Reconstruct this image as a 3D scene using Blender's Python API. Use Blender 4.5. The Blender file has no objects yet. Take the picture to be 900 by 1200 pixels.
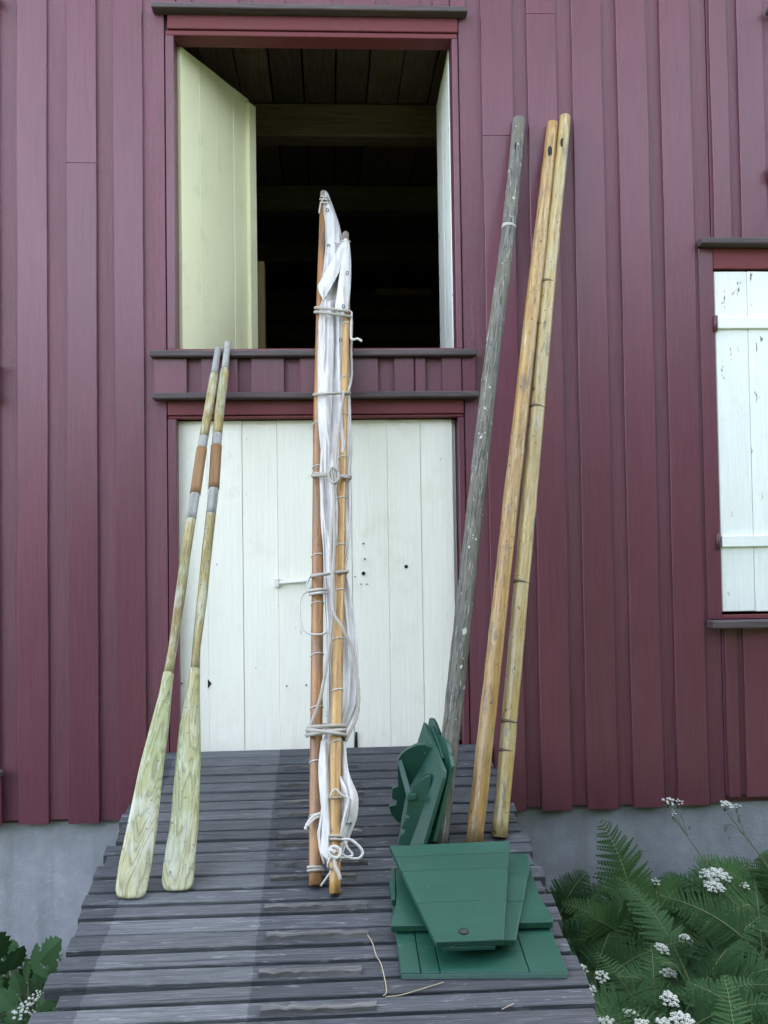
import bpy, bmesh, math, random
from mathutils import Vector, Matrix, noise
random.seed(7)
R = math.radians
S = bpy.context.scene
COL = S.collection

# ------------------------------------------------------------------ camera
F_PX = 1167.0                       # focal length in pixels of the 900 x 1200 photograph
CAM = Vector((0.0, -4.67, 0.934))
PITCH, YAW, ROLL = 0.0335, 0.0544, -0.0147
FW = Vector((math.sin(YAW)*math.cos(PITCH), math.cos(YAW)*math.cos(PITCH), math.sin(PITCH)))
R0 = Vector((math.cos(YAW), -math.sin(YAW), 0)); U0 = R0.cross(FW)
RT = R0*math.cos(ROLL) + U0*math.sin(ROLL); UP = RT.cross(FW)
cd = bpy.data.cameras.new('camera'); cam = bpy.data.objects.new('camera', cd); COL.objects.link(cam)
cd.sensor_fit = 'VERTICAL'; cd.sensor_height = 24; cd.lens = F_PX/1200*24
cd.clip_start = 0.05; cd.clip_end = 1000
M = Matrix.Identity(4)
for i in range(3):
    M[i][0] = RT[i]; M[i][1] = UP[i]; M[i][2] = -FW[i]; M[i][3] = CAM[i]
cam.matrix_world = M
S.camera = cam

# ------------------------------------------------------------------ world, sun, exposure
SUN_EL, SUN_AZ = 52, 25             # the sun stands behind the storehouse: its front is in open shade
w = bpy.data.worlds.new('World'); S.world = w; w.use_nodes = True
nt = w.node_tree; nt.nodes.clear()
sky = nt.nodes.new('ShaderNodeTexSky'); sky.sky_type = 'NISHITA'; sky.sun_disc = False
sky.sun_elevation = R(SUN_EL); sky.sun_rotation = R(SUN_AZ)
sky.air_density = 1.0; sky.dust_density = 3.0; sky.ozone_density = 1.0
bg = nt.nodes.new('ShaderNodeBackground'); bg.inputs['Strength'].default_value = 0.15
wo = nt.nodes.new('ShaderNodeOutputWorld')
hz = nt.nodes.new('ShaderNodeHueSaturation'); hz.inputs['Saturation'].default_value = 0.55      # thin high cloud all over
nt.links.new(sky.outputs[0], hz.inputs['Color']); nt.links.new(hz.outputs[0], bg.inputs[0]); nt.links.new(bg.outputs[0], wo.inputs[0])
sl = bpy.data.lights.new('sun', 'SUN'); sl.energy = 4.0; sl.angle = R(0.53); sl.color = (1.0, 0.95, 0.86)
so = bpy.data.objects.new('sun', sl); COL.objects.link(so); so.location = (3, 6, 12)
sd = Vector((math.sin(R(SUN_AZ))*math.cos(R(SUN_EL)), math.cos(R(SUN_AZ))*math.cos(R(SUN_EL)), math.sin(R(SUN_EL))))
so.rotation_euler = sd.to_track_quat('Z', 'Y').to_euler()
S.render.engine = 'CYCLES'
S.view_settings.view_transform = 'Standard'; S.view_settings.look = 'None'
S.view_settings.gamma = 1.0; S.view_settings.exposure = 3.55
S.cycles.max_bounces = 8; S.cycles.diffuse_bounces = 5

# ------------------------------------------------------------------ pixel -> place
def ray(px, py): return RT*((px-450)/F_PX) - UP*((py-600)/F_PX) + FW
def on_plane(px, py, p, n):
    d = ray(px, py); return CAM + d*((p-CAM).dot(n)/d.dot(n))
def on_y(px, py, y=0.0): return on_plane(px, py, Vector((0, y, 0)), Vector((0, 1, 0)))
def WX(px, py=600, y=0.0): return on_y(px, py, y).x
def WZ(py, px=450, y=0.0): return on_y(px, py, y).z
SL = 0.1868
RN = Vector((0, -SL, 1)).normalized()
def on_ramp(px, py, h=0.0): return on_plane(px, py, RN*h, RN)
def ramp_z(y): return SL*y
def depth(p): return (p-CAM).dot(FW)

# ------------------------------------------------------------------ scene helpers
def wloc(o):
    v = Vector((0, 0, 0))
    while o: v += o.location; o = o.parent
    return v
def link(name, me, mat, parent=None, origin=None, smooth=False):
    """mesh given in world coordinates -> object with its origin at its centre"""
    vs = me.vertices
    if origin is None:
        lo = Vector([min(v.co[i] for v in vs) for i in range(3)]); hi = Vector([max(v.co[i] for v in vs) for i in range(3)])
        origin = (lo+hi)/2
    me.transform(Matrix.Translation(-Vector(origin)))
    o = bpy.data.objects.new(name, me); COL.objects.link(o)
    if parent is not None:
        o.parent = parent; o.location = Vector(origin) - wloc(parent)
    else: o.location = origin
    if mat is not None: me.materials.append(mat)
    if smooth:
        for p in me.polygons: p.use_smooth = True
    return o
def tag(o, label=None, cat=None, group=None, kind=None):
    if label: o['label'] = label
    if cat: o['category'] = cat
    if group: o['group'] = group
    if kind: o['kind'] = kind
    return o
def thing(name, loc, label, cat, group=None):
    o = bpy.data.objects.new(name, None); COL.objects.link(o); o.location = loc; o.empty_display_size = 0.1
    return tag(o, label, cat, group)
def mesh_from(verts, faces, name='m'):
    me = bpy.data.meshes.new(name); me.from_pydata([tuple(v) for v in verts], [], faces); me.update(); return me
def bm_mesh(bm, name='m'):
    bmesh.ops.recalc_face_normals(bm, faces=bm.faces)
    me = bpy.data.meshes.new(name); bm.to_mesh(me); bm.free(); return me
def add_box(bm, x0, x1, y0, y1, z0, z1, jit=0.0, bev=0.0):
    vs = [bm.verts.new((x+random.uniform(-jit, jit), y, z+random.uniform(-jit, jit))) for x in (x0, x1) for y in (y0, y1) for z in (z0, z1)]
    fs = [bm.faces.new([vs[i] for i in f]) for f in ((0, 1, 3, 2), (4, 6, 7, 5), (0, 4, 5, 1), (2, 3, 7, 6), (0, 2, 6, 4), (1, 5, 7, 3))]
    if bev:
        es = list({e for f in fs for e in f.edges})
        bmesh.ops.bevel(bm, geom=es, offset=bev, segments=1, affect='EDGES')
def box(name, x0, x1, y0, y1, z0, z1, mat, parent=None, jit=0.0, bev=0.003):
    bm = bmesh.new(); add_box(bm, min(x0, x1), max(x0, x1), y0, y1, min(z0, z1), max(z0, z1), jit, bev)
    return link(name, bm_mesh(bm), mat, parent)
def prism(name, pts, thick, mat, parent=None, bev=0.002):
    """polygon pts (3-D, planar) pushed by the vector thick"""
    bm = bmesh.new(); a = [bm.verts.new(p) for p in pts]; b = [bm.verts.new(Vector(p)+thick) for p in pts]
    n = len(pts); bm.faces.new(a); bm.faces.new(b[::-1])
    for i in range(n): bm.faces.new((a[i], b[i], b[(i+1) % n], a[(i+1) % n]))
    if bev: bmesh.ops.bevel(bm, geom=list(bm.edges), offset=bev, segments=1, affect='EDGES')
    return link(name, bm_mesh(bm), mat, parent)
def smooth_path(pts, k=6):
    out = []
    P = [Vector(p) for p in pts]
    for i in range(len(P)-1):
        p0, p1, p2, p3 = P[max(i-1, 0)], P[i], P[i+1], P[min(i+2, len(P)-1)]
        for j in range(k):
            t = j/k
            out.append(0.5*((2*p1)+(p2-p0)*t+(2*p0-5*p1+4*p2-p3)*t*t+(3*p1-p0-3*p2+p3)*t**3))
    out.append(P[-1]); return out
def tube_geo(path, rad, seg=8, lobes=0, twist=0.0, closed=False):
    """vertices and faces of a tube; rad a number or a list; lobes > 0 makes a laid rope"""
    n = len(path); verts, faces = [], []
    rr = rad if isinstance(rad, (list, tuple)) else [rad]*n
    t0 = (path[1]-path[0]).normalized()
    ref = Vector((0, 0, 1)) if abs(t0.z) < .9 else Vector((1, 0, 0))
    a = t0.cross(ref).normalized(); L = 0
    for i, p in enumerate(path):
        t = (path[(i+1) % n if closed else min(i+1, n-1)] - path[(i-1) if (closed or i) else 0]).normalized()
        a = (a - t*a.dot(t)).normalized(); b = t.cross(a)
        if i: L += (p-path[i-1]).length
        for j in range(seg):
            an = 2*math.pi*j/seg
            r = rr[i]*(1+(0.16*math.cos(lobes*(an+twist*L)) if lobes else 0))
            verts.append(p + a*(r*math.cos(an)) + b*(r*math.sin(an)))
    m = n if closed else n-1
    for i in range(m):
        for j in range(seg):
            k = (i+1) % n
            faces.append((i*seg+j, i*seg+(j+1) % seg, k*seg+(j+1) % seg, k*seg+j))
    if not closed:
        faces.append(tuple(range(seg))[::-1]); faces.append(tuple((n-1)*seg+j for j in range(seg)))
    return verts, faces
def tube(name, path, rad, mat, parent=None, seg=8, **k):
    return link(name, mesh_from(*tube_geo(path, rad, seg, **k)), mat, parent, smooth=True)

# ------------------------------------------------------------------ materials
def new_mat(name):
    m = bpy.data.materials.new(name); m.use_nodes = True; nt = m.node_tree
    b = nt.nodes['Principled BSDF']; return m, nt, b
class NG:
    def __init__(s, nt, lc=False): s.nt = nt; s.lc = lc
    def n(s, t, **k):
        x = s.nt.nodes.new('ShaderNode'+t)
        for a, v in k.items():
            if hasattr(x, a): setattr(x, a, v)
            else: s.put(x.inputs[a], v)
        return x
    def put(s, sock, v):
        if isinstance(v, bpy.types.NodeSocket): s.nt.links.new(v, sock)
        elif isinstance(v, bpy.types.Node): s.nt.links.new(v.outputs[0], sock)
        else: sock.default_value = v
    def coord(s, scale=(1, 1, 1), rnd=True):
        if s.lc:                                    # lengthwise coordinates that lofted spars, poles and oars carry
            tc = s.n('Attribute'); tc.attribute_name = 'lengthwise'; out = tc.outputs['Vector']
        else: tc = s.n('TexCoord'); out = tc.outputs['Object']
        if rnd:
            oi = s.n('ObjectInfo'); mu = s.n('Math', operation='MULTIPLY'); s.put(mu.inputs[0], oi.outputs['Random']); mu.inputs[1].default_value = 53.7
            va = s.n('VectorMath', operation='ADD'); s.put(va.inputs[0], out); s.put(va.inputs[1], mu.outputs[0]); out = va.outputs[0]
        mp = s.n('Mapping'); s.put(mp.inputs['Vector'], out); mp.inputs['Scale'].default_value = scale
        return mp.outputs[0]
    def noise(s, vec, scale, detail=5, rough=.55, dist=0):
        x = s.n('TexNoise'); s.put(x.inputs['Vector'], vec); x.inputs['Scale'].default_value = scale
        x.inputs['Detail'].default_value = detail; x.inputs['Roughness'].default_value = rough; x.inputs['Distortion'].default_value = dist
        return x.outputs['Fac']
    def ramp(s, fac, stops, interp='LINEAR'):
        x = s.n('ValToRGB'); s.put(x.inputs[0], fac); e = x.color_ramp.elements; x.color_ramp.interpolation = interp
        while len(e) < len(stops): e.new(.5)
        for i, (p, c) in enumerate(stops):
            e[i].position = p; e[i].color = (c, c, c, 1) if isinstance(c, (int, float)) else (*c, 1)
        return x.outputs[0]
    def mix(s, f, a, b, mode='MIX'):
        x = s.n('Mix', data_type='RGBA', blend_type=mode)
        s.put(x.inputs[0], f); 
        for i, v in ((6, a), (7, b)):
            if isinstance(v, tuple): v = (*v, 1)
            s.put(x.inputs[i], v)
        return x.outputs[2]
    def math(s, op, a, b=0.0):
        x = s.n('Math', operation=op); s.put(x.inputs[0], a); s.put(x.inputs[1], b); return x.outputs[0]
    def bump(s, h, strength, dist=0.002, normal=None):
        x = s.n('Bump'); x.inputs['Strength'].default_value = strength; x.inputs['Distance'].default_value = dist
        s.put(x.inputs['Height'], h)
        if normal is not None: s.put(x.inputs['Normal'], normal)
        return x.outputs[0]
    def rnd(s, lo, hi):
        oi = s.n('ObjectInfo'); mr = s.n('MapRange'); s.put(mr.inputs[0], oi.outputs['Random']); mr.inputs[3].default_value = lo; mr.inputs[4].default_value = hi
        return mr.outputs[0]

def stretch(axis, a, b): return tuple(a if c == axis else b for c in 'XYZ')
def wood(name, dark, mid, light, axis='Z', rough=.75, bump=.5, fine=90, vary=.15, blotch=None, specks=None, bdist=.002, spec=.3, cracks=0.0, lc=False, marks=None):
    m, nt, b = new_mat(name); g = NG(nt, lc)
    v = g.coord(stretch(axis, .06, 1)); vb = g.coord(stretch(axis, .35, 1))
    n1 = g.noise(v, fine, 6, .6); n2 = g.noise(vb, 7, 4, .6)
    col = g.ramp(n1, [(.28, dark), (.5, mid), (.75, light)])
    col = g.mix(g.ramp(n2, [(.35, 0), (.7, .55)]), col, tuple(dark), 'MIX')
    if blotch:
        col = g.mix(g.ramp(g.noise(g.coord(stretch(axis, .5, 1)), blotch[1], 5, .65), [(.48, 0), (.62, blotch[2])]), col, blotch[0])
    h = n1
    if cracks:
        cr = g.ramp(g.noise(g.coord(stretch(axis, .025, 1)), 38, 3, .5), [(.30, 1), (.37, 0)])
        col = g.mix(g.math('MULTIPLY', cr, cracks), col, (.012, .012, .014)); h = g.math('SUBTRACT', n1, g.math('MULTIPLY', cr, .8))
    for mc, msc, mst, mth, mamt in (marks or []):           # short scratches and scuffs along the grain
        mk = g.ramp(g.noise(g.coord(stretch(axis, mst, 1)), msc, 5, .7), [(mth, 0), (mth+.05, mamt)])
        col = g.mix(mk, col, mc)
    if specks:
        sp = g.ramp(g.noise(g.coord(), specks[1], 2, .5), [(specks[2], 0), (specks[2]+.015, 1)])
        col = g.mix(sp, col, specks[0])
    hsv = g.n('HueSaturation'); g.put(hsv.inputs['Color'], col); g.put(hsv.inputs['Value'], g.rnd(1-vary, 1+vary))
    g.put(b.inputs['Base Color'], hsv.outputs[0])
    b.inputs['Roughness'].default_value = rough; b.inputs['Specular IOR Level'].default_value = spec
    g.put(b.inputs['Normal'], g.bump(h, bump, bdist)); return m
def paint(name, c, c2, axis='Z', rough=.6, bump=.35, saw=0.0, vary=.08, chips=None, dirt=None, spec=.3, grain=0.0):
    m, nt, b = new_mat(name); g = NG(nt)
    v = g.coord(stretch(axis, .05, 1)); o = g.coord()
    n1 = g.noise(v, 60, 5, .55); n2 = g.noise(g.coord(stretch(axis, .3, 1)), 3.5, 5, .6); n3 = g.noise(o, 190, 4, .7)
    col = g.mix(g.ramp(n2, [(.3, 0), (.75, 1)]), c, c2)
    h = g.math('ADD', g.math('MULTIPLY', n1, .7), g.math('MULTIPLY', n3, .25+saw))
    if grain:
        gr = g.noise(g.coord(stretch(axis, .03, 1)), 160, 6, .7)
        col = g.mix(g.ramp(gr, [(.35, grain), (.55, 0)]), col, tuple(x*.45 for x in c))
        col = g.mix(g.ramp(gr, [(.55, 0), (.75, grain*.7)]), col, tuple(min(1, x*1.5+.01) for x in c))
    if dirt:
        col = g.mix(g.ramp(g.noise(o, dirt[1], 6, .7), [(.55, 0), (.75, dirt[2])]), col, dirt[0])
    if chips:
        nc = g.noise(g.coord(stretch(axis, .3, 1)), chips[1], 6, .7)
        ch = g.ramp(nc, [(chips[2], 0), (chips[2]+.02, 1)])
        col = g.mix(ch, col, chips[0]); h = g.math('SUBTRACT', h, ch)
    hsv = g.n('HueSaturation'); g.put(hsv.inputs['Color'], col); g.put(hsv.inputs['Value'], g.rnd(1-vary, 1+vary))
    g.put(b.inputs['Base Color'], hsv.outputs[0])
    b.inputs['Roughness'].default_value = rough; b.inputs['Specular IOR Level'].default_value = spec
    g.put(b.inputs['Normal'], g.bump(h, bump, .003)); return m
def plain(name, c, rough=.7, metal=0.0, bump=0.0, scale=60):
    m, nt, b = new_mat(name); g = NG(nt); n = g.noise(g.coord(), scale, 4)
    col = g.mix(n, tuple(x*.75 for x in c), tuple(min(1, x*1.2) for x in c))
    g.put(b.inputs['Base Color'], col); b.inputs['Roughness'].default_value = rough; b.inputs['Metallic'].default_value = metal
    if bump: g.put(b.inputs['Normal'], g.bump(n, bump))
    return m

RED, RED2 = (.128, .035, .054), (.104, .030, .045)
M_red = paint('red board paint', RED, RED2, rough=.36, spec=.48, grain=.35, dirt=((.12, .05, .05), 6, .35), chips=((.035, .016, .020), 70, .69), vary=.07)
M_redsaw = paint('red rough sawn paint', RED, RED2, rough=.42, spec=.48, grain=.4, saw=.9, bump=.6, dirt=((.09, .045, .045), 9, .5), vary=.08)
M_redx = paint('red trim paint', (.16, .036, .042), (.13, .030, .036), axis='X', dirt=((.11, .05, .045), 7, .4), vary=.05)
M_sill = wood('weathered sill wood', (.05, .040, .042), (.085, .065, .068), (.13, .10, .10), axis='X', vary=.08)
M_white = paint('white door paint', (.86, .825, .74), (.81, .785, .69), rough=.5, bump=.9, chips=((.26, .25, .22), 48, .70), dirt=((.64, .62, .47), 3.5, .6), vary=.05, grain=.10)
M_whitew = paint('flaking white shutter paint', (.80, .81, .78), (.72, .74, .70), rough=.55, bump=.8, grain=.15, chips=((.13, .13, .12), 26, .64), dirt=((.55, .60, .48), 6, .4), vary=.03)
M_cream = paint('cream shutter paint', (.82, .79, .53), (.76, .74, .49), rough=.55, bump=.4, dirt=((.5, .5, .27), 6, .4), vary=.04)
M_dark = plain('black hole shade', (.008, .008, .008), .9)  # black stands in for the shade inside holes and gaps
M_iron = plain('painted iron', (.10, .04, .05), .5, .2, .3)
M_ironw = plain('white painted iron', (.72, .72, .68), .5, 0, .3)
M_oldwood = wood('old interior timber', (.08, .056, .034), (.15, .11, .065), (.22, .165, .10), axis='X', vary=.2)
M_oldwoody = wood('old interior boards', (.05, .035, .022), (.09, .065, .042), (.14, .10, .065), axis='Y', vary=.35)
M_post = wood('yellow interior wood', (.22, .15, .06), (.3, .21, .09), (.36, .26, .12))
M_ropew = plain('white rope', (.47, .45, .41), .9, 0, .5, 220)
M_rope = plain('hemp rope', (.33, .30, .26), .9, 0, .6, 260)
M_leather = wood('brown leather', (.15, .075, .03), (.22, .12, .05), (.28, .16, .075), rough=.6, fine=40, vary=.05, lc=True)
M_green = paint('green boat paint', (.013, .066, .044), (.010, .052, .034), axis='X', rough=.38, bump=.2, chips=((.34, .42, .38), 95, .69), grain=.3, dirt=((.03, .10, .07), 6, .4), vary=.06, spec=.5)
M_greenedge = plain('pale lit green edge', (.10, .19, .165), .6)  # lighter green: the light on the front edge put into the colour
M_straw = plain('dry straw', (.36, .30, .18), .8)

def ramp_wood(pale0, pale1):
    m, nt, b = new_mat('weathered ramp wood'); g = NG(nt)
    v = g.coord((.035, 1, 1)); n1 = g.noise(v, 210, 6, .65); n2 = g.noise(g.coord((.5, 1, 1)), 11, 6, .7)
    col = g.ramp(n1, [(.28, (.011, .012, .015)), (.5, (.031, .035, .041)), (.72, (.074, .080, .089))])
    # the strip of paler boards where something used to lie: a worn band of its own shape, fixed to the ramp
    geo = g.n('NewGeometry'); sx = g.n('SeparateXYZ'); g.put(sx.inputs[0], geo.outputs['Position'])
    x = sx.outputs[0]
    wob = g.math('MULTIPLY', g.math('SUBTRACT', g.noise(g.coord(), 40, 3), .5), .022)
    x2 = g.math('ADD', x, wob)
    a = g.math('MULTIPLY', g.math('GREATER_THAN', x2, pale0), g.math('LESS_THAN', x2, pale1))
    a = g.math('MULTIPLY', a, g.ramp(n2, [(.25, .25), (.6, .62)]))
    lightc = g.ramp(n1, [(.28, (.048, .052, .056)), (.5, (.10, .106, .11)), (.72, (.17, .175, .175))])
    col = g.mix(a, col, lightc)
    col = g.mix(g.ramp(n2, [(.55, 0), (.72, .4)]), col, (.034, .034, .038))
    wear = g.ramp(g.noise(g.coord((.16, 1, 1)), 60, 7, .75), [(.575, 0), (.65, .8)])
    col = g.mix(wear, col, (.16, .165, .17))
    cr = g.ramp(g.noise(g.coord((.02, 1, 1)), 75, 3, .5), [(.28, 1), (.34, 0)])
    col = g.mix(g.math('MULTIPLY', cr, .8), col, (.012, .012, .015))
    hsv = g.n('HueSaturation'); g.put(hsv.inputs['Color'], col); g.put(hsv.inputs['Value'], g.rnd(.78, 1.2))
    g.put(b.inputs['Base Color'], hsv.outputs[0]); b.inputs['Roughness'].default_value = .72
    g.put(b.inputs['Normal'], g.bump(g.math('SUBTRACT', n1, cr), .7, .004)); return m
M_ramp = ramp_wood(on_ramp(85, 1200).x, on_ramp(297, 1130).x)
M_cleat = wood('splintered cleat wood', (.035, .035, .036), (.085, .083, .08), (.20, .195, .185), axis='X', bump=.9, fine=60, cracks=.8, vary=.2)

def concrete():
    m, nt, b = new_mat('rendered foundation'); g = NG(nt)
    o = g.coord(rnd=False); n = g.noise(o, 4, 8, .72); f = g.noise(o, 70, 5, .7); st = g.noise(g.coord((1, 1, .12), rnd=False), 7, 5, .6)
    col = g.ramp(n, [(.3, (.22, .225, .25)), (.7, (.37, .38, .415))])
    col = g.mix(g.ramp(st, [(.5, 0), (.72, .55)]), col, (.17, .175, .16))
    col = g.mix(g.ramp(g.noise(g.coord((1, 1, .45), rnd=False), 24, 3, .6), [(.70, 0), (.73, .8)]), col, (.055, .055, .055))
    g.put(b.inputs['Base Color'], col); b.inputs['Roughness'].default_value = .9
    g.put(b.inputs['Normal'], g.bump(g.math('ADD', f, n), .6, .006)); return m
M_conc = concrete()

def oar_mat(name, seed):
    m, nt, b = new_mat(name); g = NG(nt, True)
    v = g.coord((1, 1, .16)); v2 = g.n('VectorMath', operation='ADD'); g.put(v2.inputs[0], v); v2.inputs[1].default_value = (seed, seed*.7, seed*1.3)
    n = g.noise(v2.outputs[0], 9, 2.0, .45, .1)                        # contour lines of one noise: flat-sawn figure
    w1 = g.math('FRACT', g.math('MULTIPLY', n, 26.0)); lines = g.ramp(w1, [(0, 1), (.3, 0), (.75, 0), (1, 1)])
    n2 = g.noise(g.coord((1, 1, .35)), 8, 5, .65); n3 = g.noise(g.coord((1, 1, .2)), 45, 4, .6)
    col = g.ramp(n3, [(.3, (.21, .20, .11)), (.5, (.33, .33, .20)), (.75, (.46, .46, .34))])
    col = g.mix(g.ramp(n2, [(.38, 0), (.58, .8)]), col, (.30, .27, .095))   # yellow varnish left
    col = g.mix(g.ramp(g.noise(g.coord((1, 1, .3)), 5, 4), [(.45, 0), (.6, .6)]), col, (.23, .28, .11))  # algae
    col = g.mix(g.math('MULTIPLY', lines, .7), col, (.13, .12, .06))
    col = g.mix(g.ramp(g.noise(g.coord((1, 1, .12)), 120, 5, .7), [(.54, 0), (.62, .5)]), col, (.50, .51, .45))
    col = g.mix(g.ramp(g.noise(g.coord((1, 1, .35)), 11, 6, .7), [(.54, 0), (.66, .5)]), col, (.44, .45, .40))
    col = g.mix(g.ramp(g.noise(g.coord(), 60, 3), [(.66, 0), (.69, .8)]), col, (.07, .06, .04))
    g.put(b.inputs['Base Color'], col); b.inputs['Roughness'].default_value = .6
    g.put(b.inputs['Normal'], g.bump(g.math('SUBTRACT', n3, lines), .4, .002)); return m
M_oar = oar_mat('weathered oar blade', 3.1)
M_shaft = wood('oar shaft varnish', (.10, .08, .03), (.29, .225, .08), (.42, .37, .19), fine=55, rough=.5, blotch=((.40, .42, .36), 14, .5), specks=((.06, .05, .03), 110, .70), vary=.05, lc=True, marks=[((.07, .06, .025), 150, .10, .56, .8), ((.40, .40, .33), 90, .10, .58, .6), ((.18, .19, .07), 30, .2, .55, .6)])
M_shaftgrey = wood('bare grey oar wood', (.17, .17, .15), (.27, .27, .25), (.37, .37, .35), fine=60, specks=((.08, .07, .05), 110, .70), vary=.05, lc=True, marks=[((.10, .09, .06), 150, .10, .58, .7)])
M_mast = wood('orange varnished spar', (.18, .075, .024), (.34, .165, .055), (.42, .225, .085), rough=.35, bump=.2, fine=45, blotch=((.16, .10, .07), 5, .7), specks=((.05, .03, .02), 60, .72), spec=.5, vary=.03, lc=True, marks=[((.10, .045, .02), 150, .06, .57, .6), ((.14, .10, .08), 22, .25, .58, .7)])
M_sprit = wood('golden varnished spar', (.24, .125, .032), (.39, .225, .068), (.48, .30, .11), rough=.3, bump=.15, fine=40, specks=((.10, .06, .02), 80, .72), spec=.5, vary=.03, lc=True, marks=[((.15, .07, .018), 150, .05, .56, .6), ((.17, .11, .05), 24, .25, .58, .6)])
M_spartip = wood('bare spar tip', (.16, .12, .10), (.24, .19, .17), (.32, .27, .25), vary=.03, lc=True)
M_pole = wood('yellow varnished pole', (.16, .085, .024), (.34, .20, .060), (.44, .29, .11), rough=.34, bump=.35, fine=130, blotch=((.30, .22, .10), 9, .5), specks=((.045, .03, .02), 55, .69), spec=.5, vary=.08, lc=True, marks=[((.10, .055, .02), 150, .09, .56, .75), ((.50, .44, .30), 90, .06, .60, .6), ((.12, .09, .055), 24, .22, .56, .75)])
M_pole2 = wood('pale varnished pole', (.19, .125, .042), (.35, .245, .085), (.45, .345, .155), rough=.34, bump=.35, fine=130, blotch=((.34, .31, .20), 7, .6), specks=((.05, .04, .025), 42, .68), spec=.5, vary=.05, lc=True, marks=[((.11, .07, .03), 150, .09, .58, .75), ((.40, .37, .26), 60, .08, .57, .5), ((.13, .12, .085), 22, .22, .56, .8)])
M_greypole = wood('grey weathered pole', (.06, .057, .05), (.135, .127, .108), (.23, .22, .19), rough=.8, bump=1.0, fine=120, blotch=((.16, .145, .11), 14, .5), specks=((.38, .38, .34), 34, .68), cracks=.6, vary=.03, lc=True, marks=[((.035, .032, .028), 170, .07, .54, .85), ((.42, .41, .36), 130, .08, .60, .8), ((.12, .105, .06), 30, .2, .57, .5)])

def cloth():
    m, nt, b = new_mat('sailcloth'); g = NG(nt); n = g.noise(g.coord(), 9, 4); f = g.noise(g.coord((1, 1, .3)), 38, 6, .65)
    g.put(b.inputs['Base Color'], g.mix(n, (.44, .41, .38), (.58, .56, .545))); b.inputs['Roughness'].default_value = .9
    g.put(b.inputs['Normal'], g.bump(f, .8, .008)); return m
M_sail = cloth()
def leafmat(name, c, c2):
    m, nt, b = new_mat(name); g = NG(nt); n = g.noise(g.coord(), 6, 3)
    col = g.mix(n, c, c2); hsv = g.n('HueSaturation'); g.put(hsv.inputs['Color'], col); g.put(hsv.inputs['Value'], g.rnd(.75, 1.25))
    g.put(b.inputs['Base Color'], hsv.outputs[0]); b.inputs['Roughness'].default_value = .65; b.inputs['Specular IOR Level'].default_value = .12
    tr = g.n('BsdfTranslucent'); g.put(tr.inputs[0], hsv.outputs[0]); mx = g.n('MixShader'); mx.inputs[0].default_value = .25
    out = nt.nodes['Material Output']; g.put(mx.inputs[1], b.outputs[0]); g.put(mx.inputs[2], tr.outputs[0]); g.put(out.inputs[0], mx.outputs[0]); return m
M_fern = leafmat('fern green', (.028, .072, .026), (.048, .105, .038))
M_fernl = leafmat('light fern green', (.045, .105, .030), (.068, .14, .042))
M_leaf = leafmat('leaf green', (.022, .055, .020), (.036, .082, .028))
M_stem = plain('green stem', (.09, .10, .05), .7)
M_rachis = plain('pale fern stalk', (.13, .15, .06), .7)
M_petal = plain('white petals', (.62, .64, .58), .7, 0, 0, 300)
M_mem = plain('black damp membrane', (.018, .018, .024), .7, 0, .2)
M_tree = leafmat('tree leaves', (.04, .085, .02), (.06, .12, .03))
M_bark = wood('bark', (.05, .04, .03), (.09, .075, .06), (.13, .11, .09), bump=1, fine=20)
def grass_mat():
    m, nt, b = new_mat('grass and soil'); g = NG(nt); o = g.coord(rnd=False)
    col = g.mix(g.ramp(g.noise(o, 2.2, 6, .6), [(.4, 0), (.6, 1)]), (.028, .023, .016), (.05, .08, .025))
    g.put(b.inputs['Base Color'], col); b.inputs['Roughness'].default_value = .95
    g.put(b.inputs['Normal'], g.bump(g.noise(o, 40, 5), .8, .03)); return m
M_ground = grass_mat()

# ------------------------------------------------------------------ ground
def ground_z(x, y):
    base = -0.98 + 0.22*max(0, min(1, (x-0.3)/1.4))*max(0, min(1, (y+4)/4))
    return base + 0.02*math.sin(3.1*x+1)*math.cos(2.7*y)
xs = [-120, -40, -15, -8] + [-5+.25*i for i in range(41)] + [8, 15, 40, 120]
ys = [-160, -60, -25, -14, -9] + [-6+.25*i for i in range(27)] + [4, 12, 40, 120]
gv = [(x, y, ground_z(x, y)) for y in ys for x in xs]; nx = len(xs)
gf = [(j*nx+i, j*nx+i+1, (j+1)*nx+i+1, (j+1)*nx+i) for j in range(len(ys)-1) for i in range(nx-1)]
tag(link('ground', mesh_from(gv, gf), M_ground, origin=(0, 0, 0), smooth=True), kind='structure')

# ------------------------------------------------------------------ the storehouse
XL, XR = -3.0, 3.4
Z_TOP, Z_RIDGE, Z_BOT = 4.4, 6.6, -0.31
sh = thing('storehouse', (0.2, 0.2, -1.2), 'old dark red board and batten storehouse with white doors on a grey foundation', 'storehouse')
ux0, ux1 = WX(206, 300), WX(533, 300)            # clear opening shared by the upper hatch and the lower door
uz0, uz1 = WZ(409), WZ(44, 370)
dz1 = WZ(489)
jx0, jx1 = WX(196.5, 450), WX(543, 450)
wx0, wx1 = WX(840, 520), WX(840, 520)+1.02
wz0, wz1 = WZ(722, 870), WZ(315, 870)
hood_z = (WZ(20.5, 370), WZ(14.5, 370)); sill_z = (WZ(420.5), WZ(413)); shelf_z = (WZ(468.5), WZ(461.5))
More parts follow.
